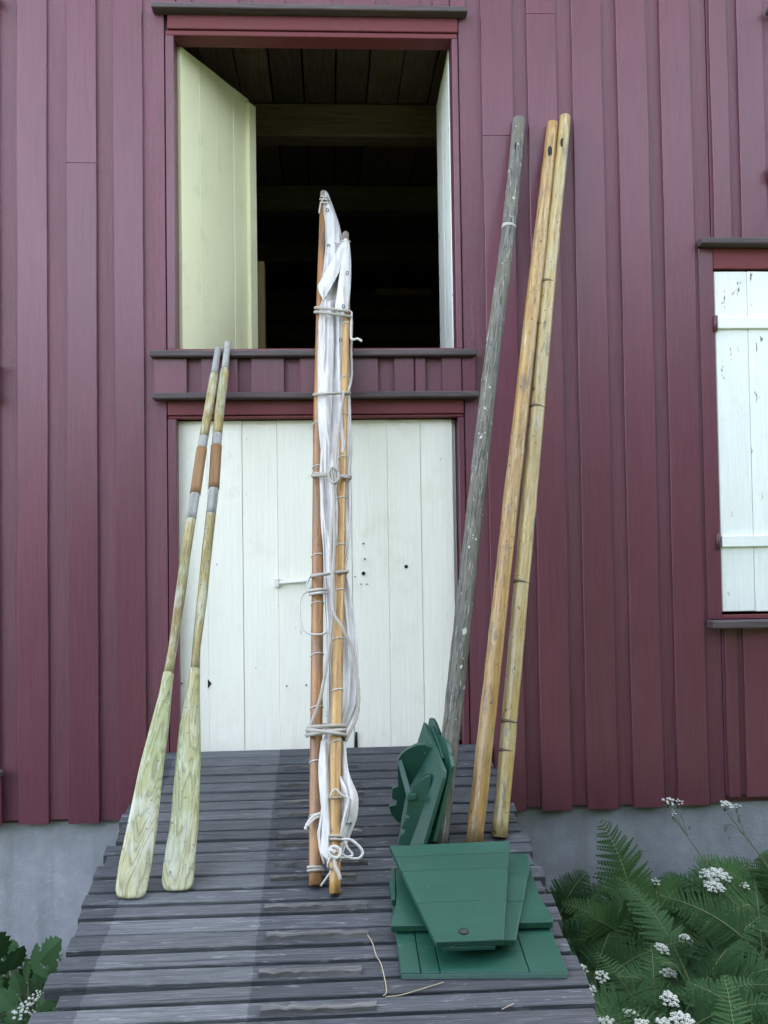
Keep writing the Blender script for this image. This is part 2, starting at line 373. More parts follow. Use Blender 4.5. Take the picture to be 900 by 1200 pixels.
# inner lining of the front wall, open at the hatch, the door and the window
bm = bmesh.new()
YB0, YB1 = .024, .10
for a in ((XL, jx0, Z_BOT, Z_TOP), (jx1, wx0-.03, Z_BOT, Z_TOP), (jx0, jx1, uz1+.02, Z_TOP), (jx0, jx1, dz1+.02, uz0-.02), (jx0, jx1, Z_BOT, -.03),
          (wx0-.03, wx1+.05, wz1+.03, Z_TOP), (wx0-.03, wx1+.05, Z_BOT, wz0-.03), (wx1+.05, XR, Z_BOT, Z_TOP)):
    add_box(bm, a[0], a[1], YB0, YB1, a[2], a[3])
vs = [bm.verts.new(p) for p in ((XL, YB0, Z_TOP), (XR, YB0, Z_TOP), ((XL+XR)/2, YB0, Z_RIDGE), (XL, YB1, Z_TOP), (XR, YB1, Z_TOP), ((XL+XR)/2, YB1, Z_RIDGE))]
for f in ((0, 1, 2), (5, 4, 3), (0, 3, 4, 1), (1, 4, 5, 2), (2, 5, 3, 0)): bm.faces.new([vs[i] for i in f])
wall = link('front_wall', bm_mesh(bm), M_redsaw, sh)
YC0, YC1 = -.022, -.001                          # cover boards
YU0, YU1 = -.007, .022                              # boards behind them
def long_board(x0, x1, y0, y1, z0, z1, mat=None):
    """a sawn board whose arrises wander a little"""
    n = max(2, int((z1-z0)/.12)); vs, fs = [], []; sa, sb_, sc = random.uniform(0, 90), random.uniform(0, 90), random.uniform(0, 90); c = .0028
    for i in range(n+1):
        z = z0+(z1-z0)*i/n; a = x0+.0028*noise.noise(Vector((sa, z*1.7, 0)))+.0012*noise.noise(Vector((sa, z*7, 3))); b = x1+.0028*noise.noise(Vector((sb_, z*1.7, 0)))+.0012*noise.noise(Vector((sb_, z*7, 3)))
        y = y0+.003*noise.noise(Vector((sc, z*.8, 0))); cp = .0009*noise.noise(Vector((sc, z*.5, 7)))
        vs += [(a, y1, z), (a, y+c, z), (a+c, y+cp, z), ((a+b)/2, y, z), (b-c, y-cp, z), (b, y+c, z), (b, y1, z)]
    for i in range(n):
        for k in range(7): fs.append((i*7+k, i*7+(k+1) % 7, (i+1)*7+(k+1) % 7, (i+1)*7+k))
    fs.append(tuple(range(7))[::-1]); fs.append(tuple(n*7+k for k in range(7)))
    return link('board', mesh_from(vs, fs), mat or M_red, wall)
def clad(covers, x0, x1, z0, z1, joints=None, ragged=False):
    """covers: (x0, x1) of the proud boards; behind each gap lies one rough board"""
    joints = joints or {}
    for i, (a, b) in enumerate(covers):
        zs = [z0+(random.uniform(-.006, .006) if ragged else 0)] + joints.get(i, []) + [z1]
        for q in range(len(zs)-1):
            dy = random.uniform(-.002, .003)
            long_board(a, b, YC0+dy, YC1, zs[q]+(.0015 if q else 0), zs[q+1]-.0008)
    cuts = [x0] + [(a+b)/2 for a, b in covers] + [x1]
    for i in range(len(cuts)-1):
        if cuts[i+1]-cuts[i] > .02:
            box('board', cuts[i]+.002, cuts[i+1]-.002, YU0+random.uniform(0, .003), YU1, z0+.004+random.uniform(0, .012)*ragged, z1, M_redsaw, wall, bev=.002)
ZT = 3.95
pitch = WX(80.5)-WX(21.7)
# left field
cl = [(WX(a), WX(b)) for a, b in ((21.7, 57.5), (80.5, 116), (136, 171))]
ext = []
x = cl[0][0]-pitch
while x > XL: ext.insert(0, (x, x+.145)); x -= pitch
k = len(ext)
clad(ext+cl, XL, jx0-.002, Z_BOT, ZT, {k+1: [WZ(193, 100)], k+2: []}, True)
# right field, from the hatch to the small window
cr = [(WX(a), WX(b)) for a, b in ((573, 609.5), (627.5, 662), (680.5, 716), (733.5, 769), (785, 820.5))]
clad(cr, jx1+.002, wx0-.004, Z_BOT, ZT, {0: [WZ(161, 575)], 1: [WZ(19, 628)]}, True)
# above and below the small window
c2 = [(WX(a, 275), WX(b, 275)) for a, b in ((827, 856), (868, 898))]
x = c2[-1][0]+.2
while x < XR-.16: c2.append((x, x+.145)); x += .215
wl = wx0-.004
clad([(max(a, wl+.012), b) for a, b in c2], wl, XR, WZ(284, 870), ZT)
c3 = [(WX(a, 750), WX(b, 750)) for a, b in ((829, 862), (869, 906))]
x = c3[-1][0]+.21
while x < XR-.16: c3.append((x, x+.145)); x += .215
clad([(max(a, wl+.012), b) for a, b in c3], wl, XR, Z_BOT+.03, WZ(735, 870), None, True)
# field beside the window, out of the picture
box('board', wx1+.12, XR, YU0, YU1, WZ(735, 870), WZ(284, 870), M_redsaw, wall)
# above the hatch
c4 = [(WX(a, 5), WX(b, 5)) for a, b in ((187, 205.5), (206.5, 224), (241.5, 279), (297, 333.6), (350, 387), (402, 439), (455, 491), (507, 525.5), (526.5, 544))]
clad(c4, jx0, jx1, hood_z[1], ZT)
# between hatch and door
c5 = [(WX(a, 445), WX(b, 445)) for a, b in ((183, 221), (237, 280), (295, 334), (352, 390), (405, 443), (461, 484.4), (485.6, 498), (517, 539.4), (540.8, 555))]
for a, b in c5:
    box('board', a, b, -.046, -.023, shelf_z[1]+.001, sill_z[0]-.001, M_red, wall, .001)
box('board', WX(181.5, 445), WX(556.5, 445), -.022, -.0035, shelf_z[1]+.001, sill_z[0]-.001, M_redsaw, wall)
# casings and linings
def trim(n, x0, x1, y0, y1, z0, z1, m=M_redx, p=sh, **k): return box(n, x0, x1, y0, y1, z0, z1, m, p, **k)
trim('hood', WX(180, 18), WX(546, 18), -.075, .0, *hood_z, M_sill, bev=.004)
trim('sill', WX(178.5, 417), WX(556, 417), -.085, .005, *sill_z, M_sill, bev=.005)
trim('shelf', WX(181, 465), WX(559, 465), -.08, -.002, *shelf_z, M_sill, bev=.005)
trim('head_casing', WX(196.5, 30), jx1, -.016, .022, WZ(37.5, 370), hood_z[0]-.001)
trim('head_lining', jx0+.002, jx1-.002, -.006, .11, uz1, WZ(38, 370)-.001)
trim('door_head_casing', jx0+.002, jx1-.002, -.018, .022, WZ(486, 370), shelf_z[0]-.001)
trim('door_head_lining', jx0+.004, jx1-.004, -.008, .11, dz1, WZ(486.5, 370)-.001)
trim('sill_lining', jx0+.002, jx1-.002, -.022, .11, sill_z[1]+.001, uz0)
for a, b in ((jx0, ux0), (ux1, jx1)):
    trim('jamb', a+.001, b-.001, -.01, .108, uz0+.001, uz1-.001, M_red)
    trim('jamb', a+.001, b-.001, -.011, .108, -.02, dz1-.001, M_red)
# lower door: eight white planks
door = box('door', ux0+.002, ux1-.002, .082, .10, .0, dz1-.004, M_white, sh)
ed = [206.5, 244, 285, 326.5, 369, 413, 456, 495, 533]
for i in range(8):
    a, b = WX(ed[i], 680, .05), WX(ed[i+1], 680, .05)
    box('plank', a+.0005, b-.0005, .05+random.uniform(-.002, .002), .081, -.02, dz1-.005, M_white, door, .0005, .0018)
bolt = tube('latch', [on_y(323, 683, .035), on_y(366, 681, .035)], .0075, M_ironw, door)
for q in (324, 364): box('latch', WX(q-3, 683, .04), WX(q+3, 683, .04), .026, .05, WZ(688, q, .04), WZ(678, q, .04), M_ironw, door)
for (a, b, r) in ((426, 672, .009), (476, 664, .009), (336, 804, .004), (359, 803, .004), (426, 637, .004), (427.5, 655, .004), (423, 684.5, .003), (430, 684.5, .003), (213, 801, .004), (416, 676, .003)):
    c = on_y(a, b, .046); vv = [c+Vector((r*math.cos(t*math.pi/6), 0, r*math.sin(t*math.pi/6))) for t in range(12)]
    prism('bolt_hole_shade', vv, Vector((0, .006, 0)), M_dark, door, 0)  # solid black disc in place of the shade inside a hole
c = [on_y(243.5, 796, .046), on_y(248, 801, .046), on_y(243.5, 807, .046)]
prism('knot_hole_shade', c, Vector((0, .006, 0)), M_dark, door, 0)  # black triangle painted for the dark inside the knot
prism('bottom_gap_shade', [on_y(415, 877, .046), on_y(419.5, 877, .046), on_y(418.5, 858, .046), on_y(416.5, 858, .046)], Vector((0, .006, 0)), M_dark, door, 0)  # black wedge stands in for the shaded gap at the door's foot
# hatch shutters, swung into the loft
def leaf(hx, ang, wdt, z0, z1, n, strip, mat, sgn):
    d = Vector((sgn*math.cos(ang), math.sin(ang), 0)); nn = Vector((sgn*math.sin(ang), -math.cos(ang), 0))
    h = Vector((hx, .112, 0))
    def quad(a, b, o0, o1, za, zb, name, par, m=mat, bev=.002):
        p = [h+d*a+nn*o0, h+d*b+nn*o0, h+d*b+nn*o1, h+d*a+nn*o1]
        return prism(name, [Vector((q.x, q.y, za)) for q in p], Vector((0, 0, zb-za)), m, par, bev)
    root = quad(0.004, wdt-.004, -.018, -.004, z0+.004, z1-.004, 'shutter', sh)
    for i in range(n):
        quad(wdt*i/n+.001, wdt*(i+1)/n-.001, -.003, .020+random.uniform(-.001, .001), z0, z1, 'plank', root)
    if strip: quad(wdt-.035, wdt+.035, .021, .043, z0, z1-.03, 'cover_strip', root)
    return root
leaf(WX(207.5, 57, .112), R(64), .64, uz0+.005, WZ(57, 208, .112)+.01, 4, True, M_cream, 1)
leaf(WX(529.5, 60, .112), R(91), .64, uz0+.005, WZ(60, 528, .112)+.01, 4, False, M_whitew, -1)
# small window: frame, hood, sill and a flaking white shutter
trim('window_hood', WX(815.5, 287), wx1+.16, -.085, -.002, WZ(291, 870), WZ(284, 870), M_sill, bev=.004)
trim('window_sill', WX(826.5, 729), wx1+.16, -.10, -.002, WZ(734.5, 870), WZ(725.5, 870), M_sill, bev=.005)
trim('window_head_casing', wx0+.001, wx1+.12, -.012, .022, WZ(315.5, 870), WZ(291.5, 870))
for a, b in ((WX(823, 520), wx0), (wx1, wx1+.12)):
    trim('window_casing', a, b, -.014, .022, WZ(725, 870), WZ(292, 870), M_red)
trim('window_bottom_rail', wx0, wx1, -.008, .03, WZ(725, 870), WZ(720, 870))
box('window_dark_panel', wx0-.02, wx1+.02, .075, .095, wz0-.02, wz1+.02, M_dark, sh)  # black panel: the dark behind the shutter put into the colour
z0, z1 = WZ(717, 870), WZ(317.5, 870)
ws = box('window_shutter', wx0+.008, wx1-.01, .018, .03, z0+.01, z1-.01, M_whitew, sh)
xs_ = [wx0+.004, WX(880, 520)] + [WX(880, 520)+.17*i for i in range(1, 5)] + [wx1-.006]
for i in range(len(xs_)-1):
    box('plank', xs_[i]+.001, xs_[i+1]-.001, -.004+random.uniform(-.001, .001), .017, z0+random.uniform(0, .006), z1-random.uniform(0, .004), M_whitew, ws, .001, .003)
for py in (379, 634):
    box('batten', wx0+.006, wx1-.012, -.022, -.006, WZ(py+6.5, 870), WZ(py-6.5, 870), M_whitew, ws, .001, .003)
    tube('hinge', [on_y(838.5 if py < 500 else 841.5, py-9, -.02), on_y(838.5 if py < 500 else 841.5, py+9, -.02)], .011, M_iron, ws)
# ends of the trim of neighbouring windows that reach into the picture
for (px, py, t) in ((3, 4, 10), (3, 431, 6), (3, 467, 6), (7, 904, 7)):
    box('window_hood', WX(-160, py), WX(px, py), -.075, -.026, WZ(py+t/2, 0), WZ(py-t/2, 0), M_sill, sh, bev=.004)
box('board', WX(-160, 450), WX(0.5, 450), -.048, -.0255, WZ(463, 0), WZ(435, 0), M_red, wall)
box('board', WX(-40, 935), WX(5, 935), -.046, -.0255, Z_BOT, WZ(908.5, 0), M_red, wall)
for (px, py, t) in ((893, 19, 6), (896.5, 206, 14)):
    box('window_hood', WX(px, py), WX(px, py)+.8, -.08, -.026, WZ(py+t/2, 895), WZ(py-t/2, 895), M_sill, sh, bev=.004)
# foundation
bm = bmesh.new(); add_box(bm, XL+.05, XR-.05, .035, .3, -1.6, Z_BOT-.002)
link('foundation', bm_mesh(bm), M_conc, sh)
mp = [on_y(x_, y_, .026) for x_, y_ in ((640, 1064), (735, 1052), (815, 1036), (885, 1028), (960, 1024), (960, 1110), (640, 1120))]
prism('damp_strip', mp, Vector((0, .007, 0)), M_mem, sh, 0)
# the rest of the house
YBK = 6.0
box('side_wall', XL, XL+.1, YB1, YBK, -1.5, Z_TOP, M_redsaw, sh); box('side_wall', XR-.1, XR, YB1, YBK, -1.5, Z_TOP, M_redsaw, sh)
xm = (XL+XR)/2
prism('back_wall', [Vector(p) for p in ((XL, YBK, -1.5), (XR, YBK, -1.5), (XR, YBK, Z_TOP), (xm, YBK, Z_RIDGE), (XL, YBK, Z_TOP))], Vector((0, .1, 0)), M_redsaw, sh, 0)
M_roof = plain('roof slate', (.07, .07, .075), .8, 0, .4)
for s, xe in ((-1, XL-.25), (1, XR+.25)):
    dzr = (Z_RIDGE-Z_TOP)/((XR-XL)/2)*.25
    prism('roof', [Vector(p) for p in ((xm, -.12, Z_RIDGE), (xe, -.12, Z_TOP-dzr), (xe, YBK+.3, Z_TOP-dzr), (xm, YBK+.3, Z_RIDGE))], Vector((0, 0, .12)), M_roof, sh, 0)
# loft seen through the hatch
loft = box('loft_floor', XL+.1, XR-.1, .12, YBK, uz0-.16, uz0-.05, M_oldwoody, sh)
CZ = WZ(120, 420, 1.2)
for i in range(34):
    a = XL+.11+i*.185
    if a+.18 < XR-.1: box('ceiling_board', a, a+.18+random.uniform(-.006, 0), .115, YBK-.02, CZ+.001+random.uniform(0, .008), CZ+.035, M_oldwoody, sh)
for k_, yb in enumerate((1.2, 2.55, 3.9)):
    box('ceiling_beam', XL+.1, XR-.1, yb, yb+.17, CZ-.20+.01*k_, CZ-.002, M_oldwood, sh, .006, .012)
lw = box('log_wall', XL+.1, XR-.1, 5.6, 5.7, uz0-.04, CZ-.01, M_oldwood, sh)
for i in range(9):
    z = uz0+.08+i*.235
    if z+.11 < CZ:
        tube('log', [Vector((XL+.12, 5.53, z)), Vector((xm, 5.52+random.uniform(-.02, .02), z)), Vector((XR-.12, 5.53, z))], .116, M_oldwood, lw, 10)
pz = WZ(306, 300, 1.5)
box('post', WX(288, 350, 1.5), WX(310, 350, 1.5), 1.5, 1.62, uz0-.05, pz, M_post, sh)
box('tie_rail', WX(440, 340, 4.2), WX(505, 340, 4.2), 4.2, 4.26, WZ(345, 470, 4.2), WZ(338, 470, 4.2), M_post, sh)

# ------------------------------------------------------------------ the ramp
rx0, rx1 = -.825, .72
rmp = thing('wooden_ramp', (-.05, -2.3, ramp_z(-2.3)-.1), 'grey weathered plank ramp sloping down from the white door', 'ramp')
ey = [877, 888, 898.6, 907.8, 917.7, 928.7, 939, 950, 961, 973.8, 985.5, 998, 1010, 1026, 1042, 1058, 1073.5, 1092, 1112, 1131, 1152, 1174, 1197]
yy = [on_ramp(250, e).y for e in ey]; yy[0] = -.004
while yy[-1] > -4.5: yy.append(yy[-1]-random.uniform(.095, .125))
cx0, cx1 = on_ramp(300, 1150).x, on_ramp(446, 1150).x
for i in range(len(yy)-1):
    gp_ = random.uniform(.0075, .0115); ya, yb = yy[i]-gp_, yy[i+1]+gp_
    a = rx0+random.uniform(-.018, .012)+(.035 if i == 20 else 0); b = rx1+random.uniform(-.012, .015)
    dz = random.uniform(-.002, .002); tl = random.uniform(-.003, .003); dr = -.0045*(yb+1)*0
    sk = [random.uniform(-.003, .003) for _ in range(2)]
    cup = random.uniform(-.0005, .002)                          # far edge stands a little proud, near edge lies low
    top = [Vector((a, ya+sk[0], ramp_z(ya)+dz+tl+cup)), Vector((b, ya+sk[1], ramp_z(ya)+dz-tl+cup)), Vector((b, yb+sk[1], ramp_z(yb)+dz-tl-cup)), Vector((a, yb+sk[0], ramp_z(yb)+dz+tl-cup))]
    if i == 20: top[0] = top[0].lerp(top[3], .28)
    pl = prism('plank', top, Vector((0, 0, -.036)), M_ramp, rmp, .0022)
    if i in (2, 4, 5, 6, 7, 9, 10, 12, 13, 15, 17, 19, 21, 22, 24, 26, 28):     # splintered foot cleats down the middle
        yc = yb+(ya-yb)*random.uniform(.2, .55); wc = .016 if i > 8 else .012
        c0, c1 = cx0+random.uniform(0, .03), cx1-random.uniform(0, .06); bm = bmesh.new(); nseg = 14
        rows = []
        for s in range(nseg+1):
            t = s/nseg; x_ = c0+(c1-c0)*t; hw = wc*random.uniform(.7, 1.1); hh = .013*random.uniform(.75, 1.15)
            rows.append([bm.verts.new((x_, y_, ramp_z(y_)+h_+dz)) for y_, h_ in ((yc-hw, -.004), (yc-hw*.8, hh), (yc+hw*.7, hh*random.uniform(.7, 1.1)), (yc+hw, -.004))])
        for s in range(nseg):
            for q in range(3): bm.faces.new((rows[s][q], rows[s+1][q], rows[s+1][q+1], rows[s][q+1]))
        bm.faces.new(rows[0]); bm.faces.new(rows[-1][::-1])
        link('foot_cleat', bm_mesh(bm), M_cleat, rmp)
for x_ in (rx0+.10, -.05, rx1-.10):
    p = [Vector((x_-.04, y_, z_)) for y_, z_ in ((.02, ramp_z(.02)-.036), (-4.45, ramp_z(-4.45)-.036), (-4.45, ramp_z(-4.45)-.17), (.02, -.2))]
    prism('stringer', p, Vector((.08, 0, 0)), M_cleat, rmp, 0)
for x_ in (rx0+.10, rx1-.10):
    for y_ in (-.35, -2.6): box('post', x_-.055, x_+.055, y_-.05, y_+.05, -1.15, ramp_z(y_)-.16, M_cleat, rmp)

# ------------------------------------------------------------------ leaning things
class Lean:
    """plane through a foot on the ramp and a point of rest above, level from side to side"""
    def __init__(s, foot, rest):
        s.p = foot; d = (rest-foot).normalized(); s.n = Vector((1, 0, 0)).cross(d).normalized()
        if s.n.y > 0: s.n = -s.n
    def at(s, px, py, off=0.0): return on_plane(px, py, s.p+s.n*off, s.n)
    def m(s, px, py, w_px): return w_px*depth(s.at(px, py))/F_PX
def loft(name, lean, rows, mat, parent, seg=14, off=0.0, power=2.0):
    """rows: (px, py, half width px, half thickness m or None for round)"""
    P = [lean.at(r[0], r[1], off) for r in rows]; verts, faces = [], []
    for i, r in enumerate(rows):
        t = (P[min(i+1, len(P)-1)]-P[max(i-1, 0)]).normalized(); a = t.cross(lean.n).normalized(); hw = lean.m(r[0], r[1], r[2]); ht = r[3] if r[3] else hw
        for j in range(seg):
            an = 2*math.pi*j/seg; c, s_ = math.cos(an), math.sin(an)
            verts.append(P[i]+a*(hw*math.copysign(abs(c)**(2/power), c))+lean.n*(ht*math.copysign(abs(s_)**(2/power), s_)))
    for i in range(len(rows)-1):
        for j in range(seg): faces.append((i*seg+j, i*seg+(j+1) % seg, (i+1)*seg+(j+1) % seg, (i+1)*seg+j))
    faces.append(tuple(range(seg))[::-1]); faces.append(tuple((len(rows)-1)*seg+j for j in range(seg)))
    o = link(name, mesh_from(verts, faces), mat, parent)
    at = o.data.attributes.new('lengthwise', 'FLOAT_VECTOR', 'POINT'); run = 0
    for i in range(len(rows)):
        if i: run += (P[i]-P[i-1]).length
        for j in range(seg):
            d = verts[i*seg+j]-P[i]; at.data[i*seg+j].vector = (d.dot(Vector((1, 0, 0))), d.dot(lean.n), run)
    for p in o.data.polygons: p.use_smooth = len(p.vertices) == 4
    return o
def interp(tab, py):
    for a, b in zip(tab, tab[1:]):
        if a[0] <= py <= b[0]:
            t = (py-a[0])/(b[0]-a[0]); return [a[i]+(b[i]-a[i])*t for i in range(1, len(a))]
    return list(tab[0][1:]) if py < tab[0][0] else list(tab[-1][1:])

# two oars
def oar(foot, rest, tab, handle, sleeve, neck, label):
    """tab: py -> px centre, half width in px"""
    B = on_ramp(*foot, .012); C = on_y(*rest, -.085-.024)
    L = Lean(B, C); o = thing('oar', B, label, 'oar', 'pair of oars')
    def rows(y0, y1, n, k=1.0, thick=None):
        out = []
        for i in range(n+1):
            y_ = y0+(y1-y0)*i/n; c, h = interp(tab, y_); out.append((c, y_, h*k, thick(y_) if thick else None))
        return out
    loft('handle', L, rows(tab[0][0], handle, 6), M_shaftgrey, o)
    loft('shaft', L, rows(handle, sleeve[0]-14, 14), M_shaft, o)
    loft('shaft', L, rows(sleeve[0]-14, sleeve[0]+2, 3), M_shaftgrey, o)
    loft('leather_sleeve', L, rows(sleeve[0], sleeve[1], 6, 1.12), M_leather, o)
    loft('shaft', L, rows(sleeve[1]-2, sleeve[1]+30, 4), M_shaftgrey, o)
    loft('shaft', L, rows(sleeve[1]+30, neck, 14), M_shaft, o)
    end = tab[-1][0]
    def th(y_):
        t = (y_-neck)/(end-neck); return .020*(1-t)**1.5+.0085
    rr = rows(neck, end-14, 26, 1.0, th)
    c0, h0 = interp(tab, end-14)
    for q in range(1, 8):                                   # rounded tip
        a = q/7*math.pi/2; y_ = end-14+14*math.sin(a); c, _ = interp(tab, y_)
        rr.append((c, y_, h0*(.35+.65*math.cos(a)**.7) if q < 7 else h0*.35, .0085*(1 if q < 6 else .7)))
    loft('blade', L, rr, M_oar, o, 20, 0, 2.6)
    return o
oar((153, 1050), (253.5, 421), [(409, 255.5, 3.9), (438, 251, 4.1), (440, 251, 5.0), (480, 244.5, 5.4), (526, 236.5, 5.6), (580, 228.5, 5.8), (640, 219, 5.9), (700, 211, 6.0), (760, 202.5, 5.2), (780, 199, 5.5), (815, 193.5, 7.2), (850, 187.5, 10.8), (897, 178, 14), (967, 167, 17.7), (1013, 158.5, 19.2), (1037, 154.5, 18.6), (1053, 152, 18.0)], 439, (526, 579), 790,
    'weathered oar with swirling yellow grain, its blade farther from the roped sail')
oar((208, 1041), (265, 421), [(402, 267, 3.9), (432, 263.5, 4.1), (434, 263.5, 5.2), (480, 257.5, 5.6), (523, 253.5, 5.8), (573, 250.5, 5.9), (640, 243, 6.0), (700, 237, 6.0), (760, 230, 4.9), (780, 229, 5.2), (815, 226, 8), (850, 222.5, 12.3), (897, 220.5, 14.8), (967, 216, 16.6), (1010, 210, 18.4), (1030, 208.5, 18.7), (1044, 207.5, 18.4)], 433, (523, 573), 785,
    'weathered oar with pale greenish blade, standing between the other oar and the roped sail')

# three long poles against the boards
def pole(foot, tab, label, mat, slot_shade, wraps=()):
    B = on_ramp(*foot, .01); top = tab[0]; C = on_y(top[1], top[0]+12, -.030-.031)
    L = Lean(B, C); o = thing('boat_pole', B, label, 'pole', 'three long poles')
    n = 44; y0, y1 = tab[0][0], tab[-1][0]; rows = [(tab[0][1], y0-.6, tab[0][2]*.8, None)]
    for i in range(n+1):
        y_ = y0+(y1-y0)*i/n; c, h = interp(tab, y_); rows.append((c+random.uniform(-.25, .25), y_, h*random.uniform(.97, 1.03), None))
    sh_ = loft('shaft', L, rows, mat, o, 16)
    px, py, hw, hh = slot_shade; r_ = L.m(px, py, interp(tab, py)[1])
    pts = [(px+hw*math.cos(a)*(1 if abs(math.sin(a)) < .9 else .9), py+hh*math.copysign(abs(math.sin(a))**.6, math.sin(a))) for a in [k*math.pi/7 for k in range(14)]]
    prism('slot_shade', [L.at(a, b, r_*.985) for a, b in pts], -L.n*.006, M_dark, o, 0)  # black patch on the pole for the shade inside its slot
    for (py, t, m_) in wraps:
        c, h = interp(tab, py); loft('worn_ring', L, [(c, py-t, h*1.03, None), (c-.3, py, h*1.05, None), (c-.3, py+t, h*1.03, None)], m_, o, 16)
    return o
M_ring = plain('chalky paint ring', (.34, .33, .28), .8, 0, .4, 120)
M_knot = plain('dark node', (.10, .075, .04), .7, 0, .4, 90)
pole((515, 986), [(140, 608.5, 7.3), (200, 603, 7.8), (268, 596.5, 8.3), (420, 576.5, 9.3), (600, 556.5, 10), (760, 539, 10.6), (880, 526.5, 10.8), (990, 515, 10.4)],
     'grey weathered pole with flaking bark, a pale ring near its slotted top', M_greypole, (605.5, 172, 2.4, 5.5), ((267, 1.6, M_ring),))
pole((556, 987), [(145, 648, 6.8), (200, 642, 7.4), (330, 627.5, 8.6), (590, 598.5, 9.2), (800, 576, 9.8), (990, 555.5, 10)],
     'yellow varnished pole with orange grain, between the grey pole and the paler one', M_pole, (644.5, 177, 2.4, 6))
pole((585.5, 979), [(137, 662.5, 6.4), (200, 656, 7.2), (330, 643, 8.3), (590, 619.5, 9.2), (800, 601, 9.4), (981, 585, 9.3)],
     'pale yellow pole with dark ring-like nodes, farthest from the sail bundle', M_pole2, (659, 167, 2.2, 5.2), ((332, .8, M_knot), (478, 1.2, M_knot), (683, 1.0, M_knot), (846, 1.5, M_knot), (880, 1.0, M_knot)))

# ------------------------------------------------------------------ furled sail lashed between two spars
B = on_ramp(370, 1036, .012); C = on_y(372, 418, -.085-.03)
L = Lean(B, C); sb = thing('furled_sail', B, 'furled white sail lashed with rope between two varnished wooden spars, leaning on the sill', 'sail')
mtab = [(225, 378.5, 3.2), (240, 378.5, 3.6), (350, 375.5, 4.6), (500, 372.5, 5.6), (700, 372, 7.0), (830, 371, 7.3), (900, 370, 7.2), (1000, 369.5, 7.6), (1038, 370, 7.8)]
stab = [(273, 405, 3.6), (300, 406.5, 3.7), (400, 405, 4.2), (500, 402.5, 4.6), (600, 400, 5.4), (700, 397.5, 6.2), (800, 395, 6.6), (900, 393, 6.7), (1000, 392.5, 6.6), (1048, 392.5, 6.6)]
SO = .048
def spar(tab, off, mat, rings, name):
    n = 40; y0, y1 = tab[0][0]+8, tab[-1][0]
    rows = [(interp(tab, y0+(y1-y0)*i/n)[0], y0+(y1-y0)*i/n, interp(tab, y0+(y1-y0)*i/n)[1], None) for i in range(n+1)]
    s = loft(name, L, rows, mat, sb, 14, off)
    a = tab[0]; loft('spar_tip', L, [(a[1], a[0]-.5, a[2]*.7, None), (a[1], a[0]+.8, a[2]*1.02, None), (a[1], a[0]+9, a[2]*1.05, None)], M_spartip, s, 14, off)
    for py in rings:
        c, h = interp(tab, py); r_ = L.m(c, py, h)
        ax = (L.at(c, py+10, off)-L.at(c, py-10, off)).normalized(); u = ax.cross(L.n).normalized(); ce = L.at(c, py, off)
        pa = [ce+u*(r_*1.04*math.cos(q*math.pi/8))+L.n*(r_*1.04*math.sin(q*math.pi/8))+ax*(.004*math.cos(q*math.pi/8)) for q in range(16)]
        tube('whipping', pa, .0028, M_ropew, s, 5, closed=True)
    return s
spar(mtab, 0, M_mast, (497, 548, 652, 708, 768, 830, 893, 956), 'mast')
spar(stab, SO, M_sprit, (320, 380, 443, 487, 537, 585, 640, 693, 750, 810, 870), 'sprit')
prof = [(226, 376, 384), (245, 377, 391), (262, 380, 397), (290, 381, 404), (310, 379, 410), (335, 376, 411), (352, 377, 410), (362, 374, 410), (400, 372, 409), (462, 371, 410), (500, 372.5, 412), (530, 375, 413), (557, 373, 410), (600, 375, 411), (640, 378, 410), (670, 379, 406), (700, 381, 412), (740, 383, 418), (790, 384, 420.5), (830, 384, 418), (857, 382, 405), (885, 373.5, 405.5), (910, 374, 405.5), (930, 375, 416), (945, 375.5, 420), (960, 373, 418), (978, 370, 411), (995, 372, 404), (1006, 375, 401), (1013, 378, 397)]
NS, NA = 260, 150; verts, faces = [], []
for i in range(NS+1):
    py = 226+(1013-226)*i/NS; l, r = interp(prof, py); t = i/NS
    cx, hw = (l+r)/2, (r-l)/2
    tie = min([abs(py-q) for q in (228, 362, 462, 557, 670, 857, 1004)])/30; loose = min(1, .35+tie*.6)
    P0 = L.at(cx, py, -.004); wm = L.m(cx, py, hw); dm = min(.052, wm*.75)*(.75+.25*loose)
    if py < 300: dm = min(dm, .026)
    for j in range(NA):
        a = 2*math.pi*j/NA
        fold = .20*math.sin(5*a+1.3+2.2*math.sin(t*7))+.15*math.sin(9*a+4*t*3.1+1.7*math.sin(t*11+1))+.07*math.sin(17*a+9*t+2*math.sin(5*t))
        k = 1+fold*1.5*(.6+.5*loose)*(.45+.55*abs(math.sin(a)))
        sx_ = math.copysign(abs(math.cos(a))**.8, math.cos(a)); sy_ = math.copysign(abs(math.sin(a))**.7, math.sin(a))
        q_ = Vector((math.cos(a)*2.2, math.sin(a)*2.2, t*10)); rg = abs(noise.noise(q_*1.6+Vector((0, 0, t*6))))*.55+abs(noise.noise(q_*3.7))*.3
        k *= 1.16-.62*rg*(.4+.6*loose)
        verts.append(P0+Vector((1, 0, 0))*(wm*sx_*(1+.06*fold+.05*noise.noise(q_*2.3)))+L.n*(dm*sy_*k))
for i in range(NS):
    for j in range(NA): faces.append((i*NA+j, i*NA+(j+1) % NA, (i+1)*NA+(j+1) % NA, (i+1)*NA+j))
faces.append(tuple(range(NA))[::-1]); faces.append(tuple(NS*NA+j for j in range(NA)))
sail = link('sailcloth', mesh_from(verts, faces), M_sail, sb, smooth=True)
